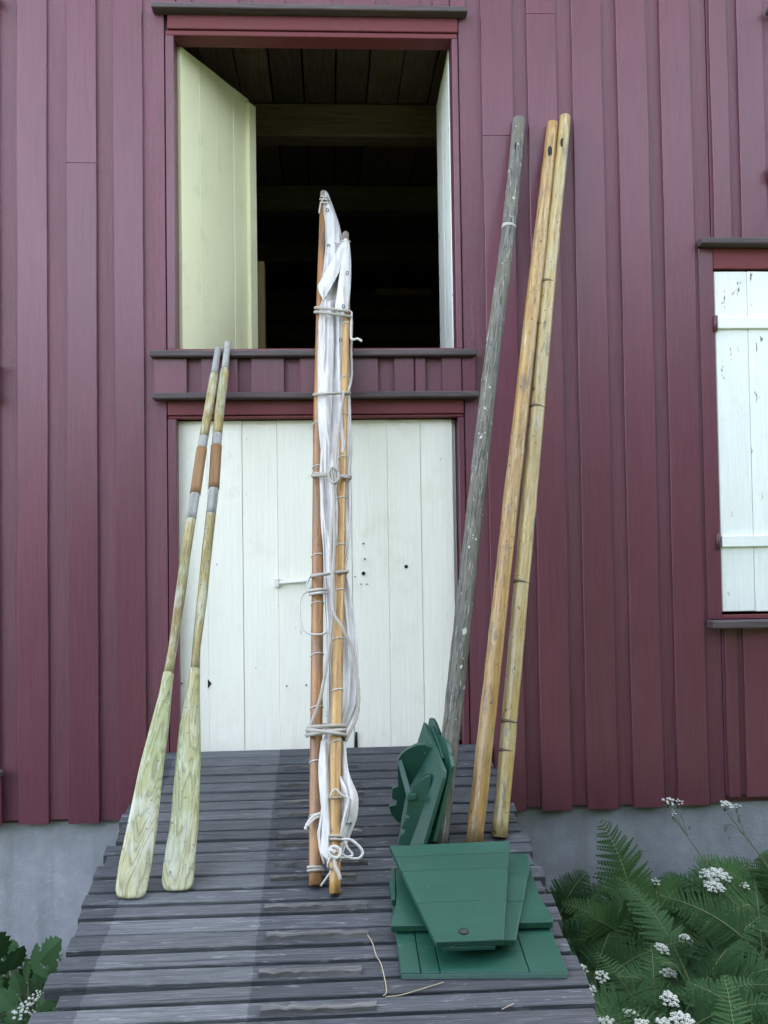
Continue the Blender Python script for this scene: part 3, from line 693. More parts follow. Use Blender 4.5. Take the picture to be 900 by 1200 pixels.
# loose sheets of the sail
def sheet(rows, name='sail_fold', thick=.003):
    """rows: lists of (px, py, off)"""
    vs, fs = [], []; n = len(rows[0])
    rows = [smooth_path([Vector(p) for p in r], 10) for r in rows]; n = len(rows[0])
    cols = list(zip(*rows)); cols = [smooth_path(list(c), 7) for c in cols]
    m = len(cols[0])
    for c in cols:
        for p in c: vs.append(L.at(p.x, p.y, p.z+.010*noise.noise(Vector((p.x*.28, p.y*.025, 1)))+.005*noise.noise(Vector((p.x*.7, p.y*.07, 5)))))
    for i in range(n-1):
        for j in range(m-1): fs.append((i*m+j, (i+1)*m+j, (i+1)*m+j+1, i*m+j+1))
    o = link(name, mesh_from(vs, fs), M_sail, sb, smooth=True)
    md = o.modifiers.new('thickness', 'SOLIDIFY'); md.thickness = thick; return o
sheet([[(402, 281, .062), (390, 302, .078), (379, 322, .070), (372.5, 334, .056)], [(405, 281, .076), (394, 308, .092), (383, 330, .085), (374, 342, .066)], [(408, 285, .070), (399, 315, .080), (388, 337, .080), (379, 352, .062)]])
sheet([[(403, 279, .064), (400, 305, .080), (396, 335, .084), (392, 362, .074)], [(407, 280, .074), (406, 305, .092), (404, 335, .094), (401, 368, .082)], [(410, 286, .058), (411.5, 308, .074), (411, 335, .072), (408, 366, .064)]])
sheet([[(381, 232, .012), (383, 262, .034), (384, 290, .044), (386, 320, .05)], [(384, 232, .022), (390, 258, .046), (393, 285, .054), (395, 320, .058)], [(386, 236, .010), (395, 256, .026), (399, 280, .034), (402, 310, .04)]])
sheet([[(379, 352, .040), (374, 430, .052), (374, 480, .052), (381, 590, .020)], [(387, 352, .052), (384, 430, .068), (382, 480, .066), (383, 590, .026)], [(392, 352, .035), (391, 430, .040), (389, 480, .040), (385, 590, .018)]])
sheet([[(398, 868, .02), (400, 905, .03), (402, 935, .04), (400, 965, .03)], [(404, 868, .03), (407, 900, .05), (413, 935, .07), (409, 965, .05)], [(405, 868, .00), (409, 905, .0), (420, 935, .01), (416, 962, .01)]])
sheet([[(376, 868, .03), (373, 905, .045), (377, 960, .05), (375, 1000, .05)], [(383, 866, .045), (381, 905, .062), (384, 960, .066), (384, 1008, .07)], [(388, 866, .03), (388, 905, .035), (390, 960, .04), (392, 1010, .05)]])
# ropes
def rope(pts, r=.0062, mat=M_rope, name='rope'):
    P = smooth_path([L.at(*p) for p in pts], 8)
    return tube(name, P, r, mat, sb, 12, lobes=3, twist=150)
def lashing(y_l, y_r, l, r, front, back, rad=.0068, name='lashing', mat=M_rope):
    pts = []; cx, hw = (l+r)/2, (r-l)/2; n = 28
    for q in range(n):
        a = 2*math.pi*q/n; c, s = math.cos(a), math.sin(a); c2 = math.copysign(abs(c)**.75, c); s2 = math.copysign(abs(s)**.6, s)
        o_ = front*s2 if s > 0 else back*-s2
        pts.append(L.at(cx+hw*c2, (y_l+y_r)/2+(y_r-y_l)/2*c2+(2.0*s2 if s < 0 else -1.0*s2), o_))
    v, f = tube_geo(pts, rad, 9, lobes=3, twist=170, closed=True)
    return link(name, mesh_from(v, f), mat, sb, smooth=True)
lashing(366, 372, 369, 412, .098, -.07); lashing(361, 366, 369.5, 411, .094, -.07)
lashing(463, 461, 368, 410, .092, -.06)
lashing(558, 559, 366, 411, .090, -.06); lashing(555, 561, 367, 410.5, .094, -.06, .006)
lashing(676, 670, 364.5, 407.5, .082, -.06); 
lashing(862, 856, 359.5, 404.5, .082, -.05, .0075); lashing(856, 862, 360, 405, .085, -.05, .0075); lashing(853, 851, 361, 404, .080, -.05, .0075)
lashing(1017, 1017, 361, 378, .034, -.03, .005); lashing(1021, 1020, 361, 378.5, .034, -.03, .005)
lashing(980, 981, 385, 401, .082, .010, .0045); lashing(984, 985, 385, 401, .082, .01, .0045)
lashing(936, 935, 385.5, 401.5, .080, .01, .0035); lashing(693, 691, 362, 382, .045, -.035, .0055, mat=M_ropew); lashing(697, 695, 363, 382, .045, -.035, .005, mat=M_ropew)
rope([(412, 366, .05), (411, 392, .05), (413, 398, .055), (419, 397, .06), (424, 400, .058)], .0055, M_ropew)
rope([(412, 372, .03), (411.5, 410, .03), (412, 440, .03), (408, 460, .07)], .006)
rope([(403, 459, .09), (400, 480, .085), (396, 510, .085), (393, 545, .095), (393, 575, .088), (389, 620, .085), (388, 660, .085), (391, 690, .085), (390, 720, .08), (384, 770, .075), (376, 815, .06), (366, 845, .05), (361, 858, .035)])
rope([(388, 548, .1), (391, 580, .095), (391.5, 640, .094), (389, 690, .09), (391, 718, .098), (401, 735, .1), (412, 760, .07), (418, 790, .05), (420.5, 815, .04), (418, 840, .03), (410, 858, .03), (405, 868, .03)], .0058)
rope([(389, 532, .08), (394, 545, .1), (397, 560, .1), (390, 566, .1), (385, 556, .1), (390, 548, .105), (397, 552, .105)], .0055)
rope([(363, 692, .02), (354, 698, .03), (351, 715, .035), (354, 735, .035), (364, 743, .04), (377, 743, .04), (383, 741, .03)], .0042, M_ropew)
rope([(363, 690, .03), (360, 683, .02), (366, 672, .04)], .0035, M_ropew)
rope([(376, 953, .035), (366, 958, .04), (360, 966, .04), (358, 972, .04)], .0055, M_ropew); rope([(377, 956, .03), (368, 960, .045), (361, 968, .045)], .004, M_ropew)
rope([(400, 984, .07), (410, 984, .06), (419, 990, .06), (425, 999, .055), (420, 1006, .055), (408, 1005, .06), (398, 1000, .08), (388, 996, .09)], .0046, M_ropew)
rope([(404, 983, .065), (407, 993, .06), (413, 1002, .055), (402, 1005, .07), (392, 1004, .09)], .004, M_ropew)
rope([(386, 995, .09), (392, 992, .1), (399, 997, .1), (396, 1005, .1), (388, 1003, .1), (386, 996, .1), (393, 999, .105)], .006, M_ropew)
rope([(392, 1003, .1), (393, 1015, .095), (397, 1024, .09), (399, 1030, .085)], .0055, M_ropew); rope([(388, 1003, .1), (384, 1014, .09), (388, 1020, .06), (382, 1030, .03), (376, 1038, .012)], .004, M_ropew)
rope([(386, 934, .08), (393, 925, .088), (401, 932, .085), (411, 937, .07)], .0035, M_ropew)
for (y_, a, b) in ((234, 375, 386), (238, 375.5, 387), (231, 376, 384)): lashing(y_, y_+1, a, b, .034, -.022, .0036, mat=M_ropew)
rope([(374, 250, .02), (376, 238, .03), (381, 230, .03)], .0035, M_ropew)
lashing(283, 284, 400, 410, .075, .02, .004, mat=M_ropew); rope([(400, 284, .07), (396, 285, .07), (393, 283, .06)], .004, M_ropew)
M_eye = plain('tarnished eyelet', (.06, .09, .07), .5, .5)
for (a, b, o_) in ((383.5, 246, .04), (385, 288, .05), (402.5, 359, .098), (407, 320, .098), (399, 398, .075), (384, 236, .035)):
    c = L.at(a, b, o_); tube('eyelet', [c+Vector((.006*math.cos(q*math.pi/5), 0, .008*math.sin(q*math.pi/5))) for q in range(10)], .0022, M_eye, sail, 5, closed=True)

# ------------------------------------------------------------------ green boat boards
def planked(name, corners, hs, splits, along, label, thick=.02, hole=None, edge=False):
    """corners TL, TR, BR, BL in pixels, hs their heights over the ramp; splits cut it into planks"""
    P = [on_ramp(c[0], c[1], h) for c, h in zip(corners, hs)]
    n = (P[1]-P[0]).cross(P[3]-P[0]).normalized()
    if n.z < 0: n = -n
    base = sum(P, Vector())/4-n*thick
    o = thing(name, base, label, 'board', 'green painted boat boards')
    s = [0]+splits+[1]; g_ = .0012
    for i in range(len(s)-1):
        a, b = s[i]+(g_*2 if i else 0), s[i+1]-(g_*2 if i < len(s)-2 else 0)
        if along: q = [P[0].lerp(P[1], a), P[0].lerp(P[1], b), P[3].lerp(P[2], b), P[3].lerp(P[2], a)]
        else: q = [P[0].lerp(P[3], a), P[1].lerp(P[2], a), P[1].lerp(P[2], b), P[0].lerp(P[3], b)]
        dz = n*random.uniform(-.0006, .0006)
        prism('plank', [p+dz for p in q], -n*thick, M_green, o, .0018)
    return o, P, n
o, P, n = planked('bottom_board', [(456, 1030), (622, 1030), (666, 1139), (470, 1140)], [.024]*4, [.12, .235, .77], True,
                  'wide green board of four lengthwise planks lying flat on the ramp, lowest of the stack', .022)
fwd = (P[3]-P[0]).normalized()*.0012
prism('lit_edge', [P[3].lerp(P[2], .004)-n*.004+fwd*.2, P[3].lerp(P[2], .996)-n*.004+fwd*.2, P[3].lerp(P[2], .996)-n*.019+fwd*.2, P[3].lerp(P[2], .004)-n*.019+fwd*.2], fwd, M_greenedge, o, 0)  # pale strip that paints the light caught by the front edge
# flared board resting on it
def on_h(px, py, h): return on_ramp(px, py, h)
fl = [(466, 1000), (618, 1000), (628, 1040), (637, 1058), (648, 1074), (648, 1080), (458, 1085), (458, 1079), (463, 1066), (465, 1050), (464, 1025)]
hh_ = .052
P = [on_ramp(a, b, hh_) for a, b in fl]
o = thing('flared_board', on_ramp(555, 1045, hh_-.02), 'green board with flared lower corners, under the two tapered boards', 'board', 'green painted boat boards')
prism('panel', P, -RN*.022, M_green, o, .002)
prism('batten', [on_ramp(a, b, .0295) for a, b in ((468, 1005), (612, 1005), (616, 1018), (468, 1018))], -RN*.005, M_green, o, 0)
q = [on_ramp(a, b, hh_-.004) for a, b in ((458.5, 1016), (463.5, 1016), (463.5, 1054), (458.5, 1054))]
prism('end_cleat', q, -RN*.022, M_green, o, .002)
q = [on_ramp(a, b, .0297) for a, b in ((468, 1060), (618, 1058), (620, 1067), (468, 1068))]
prism('batten', q, -RN*.0052, M_green, o, 0)
o, P, n = planked('tapered_board', [(482, 1013), (622, 1008), (604, 1101), (520, 1104)], [.080, .080, .072, .072], [.22, .55], False,
                  'tapered green board mostly hidden, sticking out beside the topmost one', .02)
o, P, n = planked('tapered_board', [(456.5, 991), (597.5, 985), (590, 1101), (511, 1104)], [.125, .125, .094, .094], [.13, .30, .63], False,
                  'topmost tapered green board with a dark bung hole near its narrow end', .02)
c = on_ramp(543.5, 1095, .0985); c = P[3].lerp(P[2], .42)*.92+P[0].lerp(P[1], .55)*.08+n*.001
u = (P[2]-P[3]).normalized(); v = n.cross(u)
tube('bung_hole', [c+u*(.0125*math.cos(k_*math.pi/6))+v*(.0125*math.sin(k_*math.pi/6)) for k_ in range(12)], .003, M_dark, o, 6, closed=True)
prism('bung_hole', [c+n*.0012+u*(.011*math.cos(k_*math.pi/6))+v*(.011*math.sin(k_*math.pi/6)) for k_ in range(12)], -n*.004, plain('dark green bung', (.012, .03, .024), .8), o, 0)
q = [P[3].lerp(P[2], a) for a in (.12, .88)]; back = (P[0]-P[3]).normalized()
prism('toe_batten', [q[0]-n*.0205, q[1]-n*.0205, q[1]-n*.0205+back*.05, q[0]-n*.0205+back*.05], -n*.012, M_green, o, .001)

# two boards stood on edge against the grey pole, one with ribs
def edge_board(p0, nrm, outline, name, label, thick=.018):
    o = thing(name, p0, label, 'board', 'green painted boat boards')
    P = [on_plane(a, b, p0, nrm) for a, b in outline]
    prism('panel', P, -nrm*thick, M_green, o, .002); return o
nA = Vector((-.78, -.44, .34)).normalized()
pA = on_ramp(486, 990, .03)
oA = edge_board(pA, nA, [(468, 982), (470, 960), (486, 880), (496.3, 846), (499.5, 853), (506, 869), (512, 884), (519.5, 902), (519, 911), (496, 990), (480, 991)], 'ribbed_board', 'green boat board with notched rib frame, stood on edge against the other boards')
def A(px, py, d): return on_plane(px, py, pA+nA*d, nA)
# two curved, notched floor timbers standing square to the board, and the rail that joins them
nT = Vector((-.05, -1, -.20)).normalized()
nT2 = Vector((-.12, -1, .12)).normalized()
y1 = on_plane(503, 882, pA, nA); y2 = on_plane(500, 935, pA, nA)
def T1(px, py, d=0): return on_plane(px, py, y1+nT*d, nT)
def T2(px, py, d=0): return on_plane(px, py, y2+nT2*d, nT2)
prism('floor_timber', [T1(a, b) for a, b in ((466, 891), (470, 884), (478, 877.5), (488, 873), (498, 872.5), (505, 875.5), (508, 882), (500, 915), (486, 955), (472, 966), (464, 962), (457, 951), (456, 945), (464, 944), (466, 938), (459, 936), (460, 924), (467, 922))], -nT*.018, M_green, oA, .0015)
prism('floor_timber', [T2(a, b) for a, b in ((477, 936), (481, 930), (486, 922), (492, 915), (498, 910.5), (504, 908.5), (506, 911), (500, 938), (488, 990), (466, 990), (468, 980), (474, 979), (475, 972), (470, 971), (473, 962), (479, 961), (480.5, 955.5), (475.5, 955), (478, 941))], -nT*.018, M_green, oA, .0015)
rl = [T1(465.5, 891, .001), T1(471, 890, .001), T2(483, 931, -.019), T2(477.5, 937, -.019)]
prism('rail', rl, Vector((.004, .004, -.022)), M_green, oA, .0015)
prism('end_block', [T2(a, b, .016) for a, b in ((477.5, 931.5), (487.5, 931), (487.5, 937), (478, 938))], -nT*.015, M_green, oA, .001)
nB = Vector((-.79, -.44, .32)).normalized(); pB = pA-nA*.05
oB = edge_board(pB, nB, [(478, 984), (497, 880), (502.5, 842), (505.5, 840.5), (509, 846), (514, 861), (519, 863), (524, 870), (526, 880), (526, 886), (529, 897), (527, 904), (508, 986), (490, 988)], 'notched_board', 'green boat board with stepped upper edge, between the ribbed board and the grey pole')
prism('cleat', [on_plane(a, b, pB+nB*.001, nB) for a, b in ((506.5, 853), (509, 851), (522, 889), (519.5, 892))], nB*.014, M_green, oB, .001)

# dry straws on the ramp
for pts, lb in (([(429, 1093), (436, 1104), (441, 1120), (447, 1131), (453, 1160), (449, 1167)], 'bent dry straw lying across the gaps of the ramp planks'),
                ([(452, 1168), (470, 1166), (497, 1158), (520, 1151)], 'long dry straw lying along a ramp plank below the green boards'),
                ([(588, 1183), (594, 1180), (602, 1176)], 'short curled dry stalk on the ramp, away from the straws')):
    P = smooth_path([on_ramp(a, b, .006+.002*(i % 2)) for i, (a, b) in enumerate(pts)], 5)
    tag(tube('dry_straw', P, .0014, M_straw, None, 5), lb, 'straw', 'dry straws on the ramp')

# ------------------------------------------------------------------ plants
def frond_geo(base, ctrl, tip, wid, verts, faces, hint, pairs=25, start=.26, sub=12):
    def pt(u): return base*((1-u)**2)+ctrl*(2*u*(1-u))+tip*(u*u)
    path = [pt(i/14) for i in range(15)]
    L0 = sum((path[i+1]-path[i]).length for i in range(14))
    v, f = tube_geo(path, [.0035*(1-.8*i/14) for i in range(15)], 4); o = len(verts); verts += v; faces += [tuple(a+o for a in q) for q in f]
    for i in range(pairs):
        w_ = i/(pairs-1); u = start+(1-start)*w_*.985; p = pt(u); t = (pt(min(1, u+.02))-pt(u-.02)).normalized()
        sd_ = t.cross(hint).normalized(); nr = sd_.cross(t).normalized()
        pl = wid*(.55+.45*math.sin(min(1, w_*2.2+.25)*math.pi/2))*(1-w_)**.75+.012
        for sg in (-1, 1):
            d = (sd_*sg*.88+t*random.uniform(.32, .52)-nr*random.uniform(.0, .18)).normalized(); ln = pl*random.uniform(.88, 1.08)
            side = d.cross(nr).normalized(); m = max(4, int(sub*(ln/wid)**.6)); st = ln/m
            for k_ in range(m):
                q = k_/m; c0 = p+d*(st*k_)-nr*(.12*ln*q*q); c1 = p+d*(st*(k_+1.25))-nr*(.12*ln*q*q)
                hl = ln*.125*(1-q)**.8+.0025
                for s2 in (-1, 1):
                    tp = c0+d*(st*1.1)+side*(s2*hl)-nr*hl*.15
                    o = len(verts); verts += [c0, c1, tp]; faces.append((o, o+1, o+2))
def fern(name, base, tips, label, mat=M_fern, wid=.13, group='ferns by the foundation', hint0=(0, -.75, .66)):
    o = thing(name, base, label, 'fern', group)
    for tx, wf, *ct in tips:
        v, f = [], []; b = base+Vector((random.uniform(-.03, .03), random.uniform(-.03, .03), 0)); tp = tx
        mid = b.lerp(tp, .5)+Vector((0, 0, .22*(tp-b).length*random.uniform(.5, 1)))+Vector((-(tp.x-b.x)*.18, -(tp.y-b.y)*.18, 0))
        h = Vector(hint0)+Vector((random.uniform(-.35, .35), random.uniform(-.2, .2), random.uniform(-.2, .2)))
        if ct: mid = ct[0]; h = Vector((.1, -1, .15))
        frond_geo(b, mid, tp, wid*wf, v, f, h.normalized())
        fo = link('frond', mesh_from(v, f), mat, o); fo.data.materials.append(M_rachis)
        for q in range(14*4+2): fo.data.polygons[q].material_index = 1
    return o
def gp(px, py):
    """pixel -> ground"""
    d = ray(px, py); t = 2.0
    for _ in range(40):
        p = CAM+d*t; t += (p.z-ground_z(p.x, p.y))/max(.05, -d.z)*.6
    return CAM+d*t
def rt(base, n, ln, z=.5):
    out = []
    a0 = random.uniform(0, 6)
    for i in range(n):
        a = a0+i*2*math.pi/n+random.uniform(-.4, .4); l_ = ln*random.uniform(.75, 1.1)
        out.append((base+Vector((math.cos(a)*l_*.75, math.sin(a)*l_*.75, l_*z*random.uniform(.7, 1.3))), random.uniform(.8, 1.1)))
    return out
def fix(b): b = Vector(b); b.z = ground_z(b.x, b.y); return b
B1 = fix((1.30, -.42, 0))
fern('fern', B1, [(on_y(704, 962, -.28), 1.25, on_y(748, 1030, -.30)), (on_y(690, 1074, -.66), 1.3, on_y(735, 1090, -.62)), (on_y(800, 1035, -.40), .9)]+rt(B1, 4, .5), 'large fern whose tallest light frond rises across the foundation beside the ramp', M_fernl, .14)
B2 = fix((1.0, -.12, 0))
fern('fern', B2, [(on_y(688, 1022, -.10), 1.0), (on_y(650, 1045, -.15), .9), (on_y(722, 1035, -.12), .9)]+rt(B2, 3, .4), 'low dark fern growing against the foundation next to the ramp', M_fern, .12)
B3 = fix((1.55, -.30, 0))
fern('fern', B3, [(on_y(782, 1022, -.2), 1.0), (on_y(838, 1055, -.55), 1.1), (on_y(880, 1010, -.25), 1.0)]+rt(B3, 4, .5), 'tall fern below the middle of the foundation, its fronds spread fanwise', M_fern, .14)
B4 = fix((1.95, -.35, 0))
fern('fern', B4, [(on_y(893, 1000, -.3), 1.0), (on_y(850, 1075, -.8), 1.1), (on_y(910, 1040, -.5), 1.1), (on_y(820, 1090, -.7), 1)]+rt(B4, 4, .55), 'bright fern below the white window shutter', M_fernl, .14)
LOW = 'low spreading dark green fern standing among the white flower heads'
for q, (x_, y_, ln, lb) in enumerate(((.98, -.75, .5, 'low dark fern growing right beside the green boards'), (1.35, -.95, .55, LOW), (1.7, -.8, .6, LOW), (1.1, -1.25, .5, 'low dark fern at the ramp edge below the green boards'), (1.5, -1.4, .5, LOW), (1.95, -1.1, .6, LOW),
                                      (2.3, -.6, .6, 'low dark fern against the foundation, past the bright fern'), (.92, -.38, .4, 'small dark fern tucked between ramp edge and foundation'), (1.6, -1.75, .5, LOW), (1.2, -1.7, .5, LOW))):
    b = fix((x_, y_, 0)); fern('fern', b, rt(b, 7, ln, .55), lb, M_fern, .12, 'low ferns among the flowers')
def umbel_geo(top, rad, n, tilt, wv, wf, sv, sf, stem_len=.045):
    ax = (Vector((0, 0, 1))+tilt).normalized(); a = ax.orthogonal().normalized(); b = ax.cross(a); root = top-ax*stem_len
    for i in range(n):
        an = i*2.399; rr = rad*math.sqrt((i+.5)/n); c = top+a*(rr*math.cos(an))+b*(rr*math.sin(an))-ax*(rr*rr/rad*.35)+Vector([random.uniform(-.003, .003) for _ in range(3)])
        v, f = tube_geo([root, root.lerp(c, .6)+ax*.004, c], .0009, 3); o = len(sv); sv += v; sf += [tuple(q+o for q in x) for x in f]
        ur = rad*.23*random.uniform(.8, 1.2)
        for k_ in range(11):
            an2 = k_*2.399; r2 = ur*math.sqrt((k_+.3)/11); ce = c+a*(r2*math.cos(an2))+b*(r2*math.sin(an2))-ax*(r2*r2/ur*.5)+ax*.002
            nn = (ax+a*random.uniform(-.5, .5)+b*random.uniform(-.5, .5)).normalized(); e1 = nn.orthogonal().normalized(); e2 = nn.cross(e1); pr = ur*.36
            o = len(wv); m = 6
            wv += [ce+e1*(pr*(1 if q % 2 else .6)*math.cos(q*math.pi/m*2))+e2*(pr*(1 if q % 2 else .6)*math.sin(q*math.pi/m*2)) for q in range(m)]+[ce+nn*pr*.5]
            wf += [(o+q, o+(q+1) % m, o+m) for q in range(m)]
def parsley(heads, base, label, bare=False, group='white umbel flowers'):
    """heads: (point, radius, umbellets)"""
    o = thing('cow_parsley', base, label, 'flower', group)
    main = heads[0][0]
    mid = base.lerp(main, .5)+Vector((random.uniform(-.03, .03), random.uniform(-.02, .02), .0))
    P = smooth_path([base, mid, main-Vector((0, 0, .045))], 6)
    tube('stem', P, [.0042-.0022*i/(len(P)-1) for i in range(len(P))], M_stem, o, 5)
    for i, (h, r_, n_) in enumerate(heads):
        wv, wf, sv, sf = [], [], [], []
        umbel_geo(h, r_, n_, Vector((random.uniform(-.2, .2), random.uniform(-.6, -.2), 0)), wv, wf, sv, sf)
        u = link('umbel', mesh_from(wv, wf), M_petal, o); link('rays', mesh_from(sv, sf), M_stem, u)
        if i: tube('stem', smooth_path([P[int(len(P)*.72)], P[int(len(P)*.8)].lerp(h, .6), h-Vector((0, 0, .04))], 4), .0016, M_stem, o, 4)
    if not bare:
        for k_ in range(3):
            v, f = [], []; p0 = P[int(len(P)*(.25+.2*k_))]; a = random.uniform(0, 6.28); tp = p0+Vector((math.cos(a)*.2, math.sin(a)*.2, .08))
            frond_geo(p0, p0.lerp(tp, .5)+Vector((0, 0, .05)), tp, .075, v, f, Vector((0, -.3, 1)).normalized(), 8, .3, 5); link('leaf', mesh_from(v, f), M_leaf, o)
    return o
parsley([(on_y(784, 938, -.35), .026, 9), (on_y(796, 939, -.33), .018, 6), (on_y(789.5, 952, -.36), .015, 5)], fix((1.75, -.5, 0)), 'tall thin leaning cow parsley, its small head against the red boards', True)
parsley([(on_y(852, 941, -.3), .030, 12), (on_y(864, 943, -.28), .02, 7), (on_y(866, 953, -.3), .009, 3), (on_y(850, 964, -.3), .010, 3)], fix((2.0, -.45, 0)), 'tall thin cow parsley upright before the foundation, with sparse greenish heads', True)
parsley([(on_y(838, 1022, -.45), .042, 20), (on_y(838, 1036, -.5), .042, 20), (on_y(826, 1022, -.47), .025, 10), (on_y(852, 1027, -.47), .025, 10)], fix((1.62, -.6, 0)), 'cow parsley with the largest cluster of white heads, in front of the foundation')
for (px, py, y_, r_, n_) in ((873, 1037, -.5, .026, 9), (769, 1032, -.42, .024, 8), (880, 1086, -.8, .024, 10), (776, 1109, -.9, .034, 16), (803, 1099, -.8, .034, 16), (784, 1138, -1.05, .036, 18), (786, 1168, -1.3, .040, 18), (838, 1168, -1.2, .042, 18), (681, 1134, -1.1, .028, 12), (706, 1143, -1.15, .032, 14), (690, 1159, -1.3, .034, 14), (800, 1193, -1.5, .042, 20), (752, 1200, -1.6, .036, 16), (738, 1186, -1.4, .03, 12), (710, 1198, -1.55, .034, 14), (778, 1198, -1.6, .034, 14)):
    h = on_y(px, py, y_); b = fix((h.x+random.uniform(-.08, .12), h.y+random.uniform(-.08, .08), 0))
    parsley([(h, r_*.8, n_)], b, 'low cow parsley whose white flower head touches the ramp edge' if px < 735 else 'cow parsley with a small white head close to the foundation' if py < 1050 else 'low cow parsley with one white flower head among the ferns')
# undergrowth that nobody could count
def leaf_mass(name, region, n, zmax, mat, size=.035):
    vs, fs = [], []
    for _ in range(n):
        x_ = random.uniform(region[0], region[1]); y_ = random.uniform(region[2], region[3]); z_ = ground_z(x_, y_)+zmax*random.random()**1.5
        d = Vector((random.uniform(-1, 1), random.uniform(-1, 1), random.uniform(-.3, .6))).normalized(); s = d.cross(Vector((random.uniform(-.4, .4), random.uniform(-.4, .4), 1))).normalized()
        l_ = size*random.uniform(.6, 1.4); p = Vector((x_, y_, z_)); o = len(vs)
        vs += [p, p+d*l_*.5+s*l_*.28, p+d*l_, p+d*l_*.5-s*l_*.28]; fs.append((o, o+1, o+2, o+3))
    o = tag(link(name, mesh_from(vs, fs), mat), kind='stuff'); return o
tag(leaf_mass('undergrowth', (.80, 3.2, -2.3, .0), 7000, .14, M_leaf), 'dense dark green undergrowth beneath the ferns', 'undergrowth')
tag(leaf_mass('undergrowth', (-2.6, -.92, -2.2, .0), 5000, .12, M_leaf), 'low green undergrowth on the ground beside the ramp, away from the ferns', 'undergrowth')
# lobed plant at the foot of the foundation, on the oars' side
hb = fix((-1.16, -.75, 0))
hp = thing('hogweed', hb, 'broad lobed green hogweed plant with small white blooms at the foot of the foundation', 'plant')
for (px, py, ang, ln, y_) in ((18, 1150, 100, .30, -.55), (32, 1148, 60, .26, -.6), (20, 1165, 165, .3, -.7), (40, 1150, 25, .22, -.5), (12, 1185, 200, .3, -.9), (45, 1185, -20, .22, -.9), (30, 1195, 240, .25, -1.0), (5, 1125, 150, .2, -.4), (-12, 1112, 20, .14, -.35)):
    c = on_y(px, py, y_); a = R(ang); d = Vector((math.cos(a), -.45, math.sin(a)*.8)).normalized(); s = d.cross(Vector((0, -.8, .6))).normalized()
    vs, fs = [], []; ln *= .8; nr = s.cross(d).normalized()
    for (t_, an, sc) in ((.95, 0, .62), (.62, 52, .50), (.62, -52, .50), (.28, 70, .46), (.28, -70, .46)):
        dd = d*math.cos(R(an))+s*math.sin(R(an)); ss = s*math.cos(R(an))-d*math.sin(R(an)); c0 = c+d*(ln*(t_-.35)); l2 = ln*sc*random.uniform(.85, 1.15); o_ = len(vs); m = 11
        for k_ in range(m+1):
            u = k_/m; wv_ = l2*.42*math.sin(math.pi*min(1, u**.8))**.8*(1 if k_ % 2 else .72)*(0 if k_ in (0, m) else 1)
            ce = c0+dd*(l2*u)-nr*(l2*.22*u*u)
            vs += [ce+ss*wv_-nr*wv_*.25, ce, ce-ss*wv_-nr*wv_*.25]
        for k_ in range(m):
            q = o_+k_*3; fs += [(q, q+3, q+4, q+1), (q+1, q+4, q+5, q+2)]
    link('leaf', mesh_from(vs, fs), M_leaf, hp)
    tube('stalk', smooth_path([hb, hb.lerp(c, .6)+Vector((0, 0, .04)), c], 4), .004, M_stem, hp, 5)
for (px, py, r_) in ((22, 1186, .026), (30, 1178, .022), (38, 1170, .02), (46, 1163, .016), (38, 1186, .014)):
    wv, wf, sv, sf = [], [], [], []; h = on_y(px, py, -1.0); umbel_geo(h, r_, 8, Vector((0, -.6, 0)), wv, wf, sv, sf, .03)
    u = link('bloom', mesh_from(wv, wf), M_petal, hp); link('rays', mesh_from(sv, sf), M_stem, u)
    tube('stalk', smooth_path([hb, hb.lerp(h, .6), h-Vector((0, 0, .03))], 4), .002, M_stem, hp, 4)

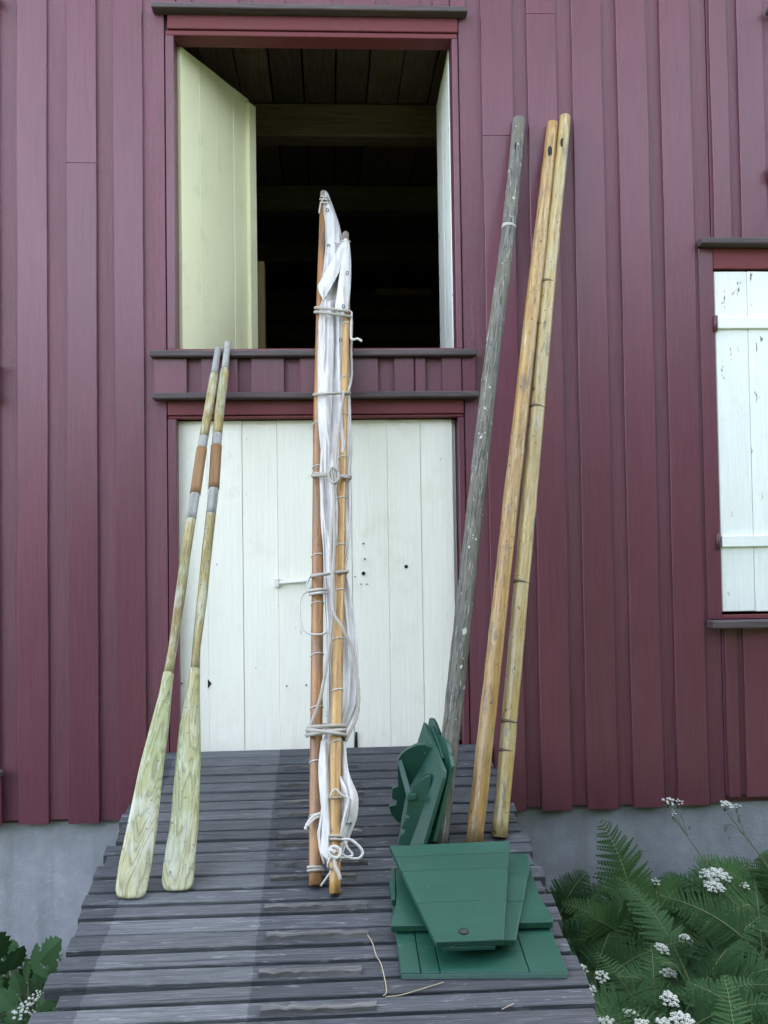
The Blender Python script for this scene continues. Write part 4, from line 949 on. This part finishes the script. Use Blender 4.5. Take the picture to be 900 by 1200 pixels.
# ------------------------------------------------------------------ unseen trees added behind the camera to shade the wall and ramp
def tree(x, y, h, rad, label, seed, low=.08):
    rs = random.Random(seed); b = Vector((x, y, ground_z(x, y))); t = thing('added_shade_tree', b, label, 'tree', 'unseen trees added for shade')
    top = b+Vector((rs.uniform(-.4, .4), rs.uniform(-.4, .4), h*.85))
    P = smooth_path([b-Vector((0, 0, .1)), b.lerp(top, .5)+Vector((rs.uniform(-.3, .3), 0, 0)), top], 6)
    v, f = tube_geo(P, [.22*(1-.85*i/(len(P)-1)) for i in range(len(P))], 8); cl = []
    for i in range(14):
        p = b.lerp(top, rs.uniform(max(.25, low), .95)); a = rs.uniform(0, 6.28); l_ = rad*rs.uniform(.4, .85); e = p+Vector((math.cos(a)*l_, math.sin(a)*l_, l_*rs.uniform(.0, .6)))
        v2, f2 = tube_geo([p, p.lerp(e, .5)+Vector((0, 0, .1)), e], [.05, .03, .012], 5); o = len(v); v += v2; f += [tuple(q+o for q in k_) for k_ in f2]
    link('trunk', mesh_from(v, f), M_bark, t, smooth=True)
    vs, fs = [], []
    for i in range(75):
        zt = rs.random(); a = rs.uniform(0, 6.28); rr = rad*math.sqrt(rs.random())*(1-.75*zt**2)
        c = b+Vector((math.cos(a)*rr, math.sin(a)*rr, h*(low+(.98-low)*zt))); cr = rs.uniform(.45, .9)
        for k_ in range(75):
            d = Vector((rs.gauss(0, 1), rs.gauss(0, 1), rs.gauss(0, 1))).normalized()*cr*rs.random()**.4
            p = c+d; u = Vector((rs.uniform(-1, 1), rs.uniform(-1, 1), rs.uniform(-1, 1))).normalized(); w_ = u.orthogonal().normalized(); s_ = rs.uniform(.10, .2); o = len(vs)
            vs += [p-u*s_, p+w_*s_*.6, p+u*s_, p-w_*s_*.6]; fs.append((o, o+1, o+2, o+3))
    link('crown', mesh_from(vs, fs), M_tree, t)
for i, (x_, y_, h_, r_) in enumerate(((-6.6, -8.2, 3.4, 1.6), (-4.0, -8.6, 3.8, 1.7), (-1.4, -8.4, 4.4, 1.7), (1.2, -8.2, 4.8, 1.7), (3.7, -7.8, 5.2, 1.8), (6.0, -6.6, 5.4, 1.8), (7.2, -4.2, 5.4, 1.8), (7.4, -1.8, 5.2, 1.7))):
    tree(x_, y_, h_, r_, 'unseen leafy tree in the row added to shade the lower wall of the storehouse', 40+i, .04)
tree(3.6, -5.9, 13.5, 5.2, 'tall unseen tree added so that its high crown shades the ramp and the ferns', 61, .62)  # high crowns added out of view to darken the level surfaces below
tree(-.6, -9.6, 14.5, 5.0, 'tall unseen tree added for shade, standing behind the row of low trees', 62, .64)
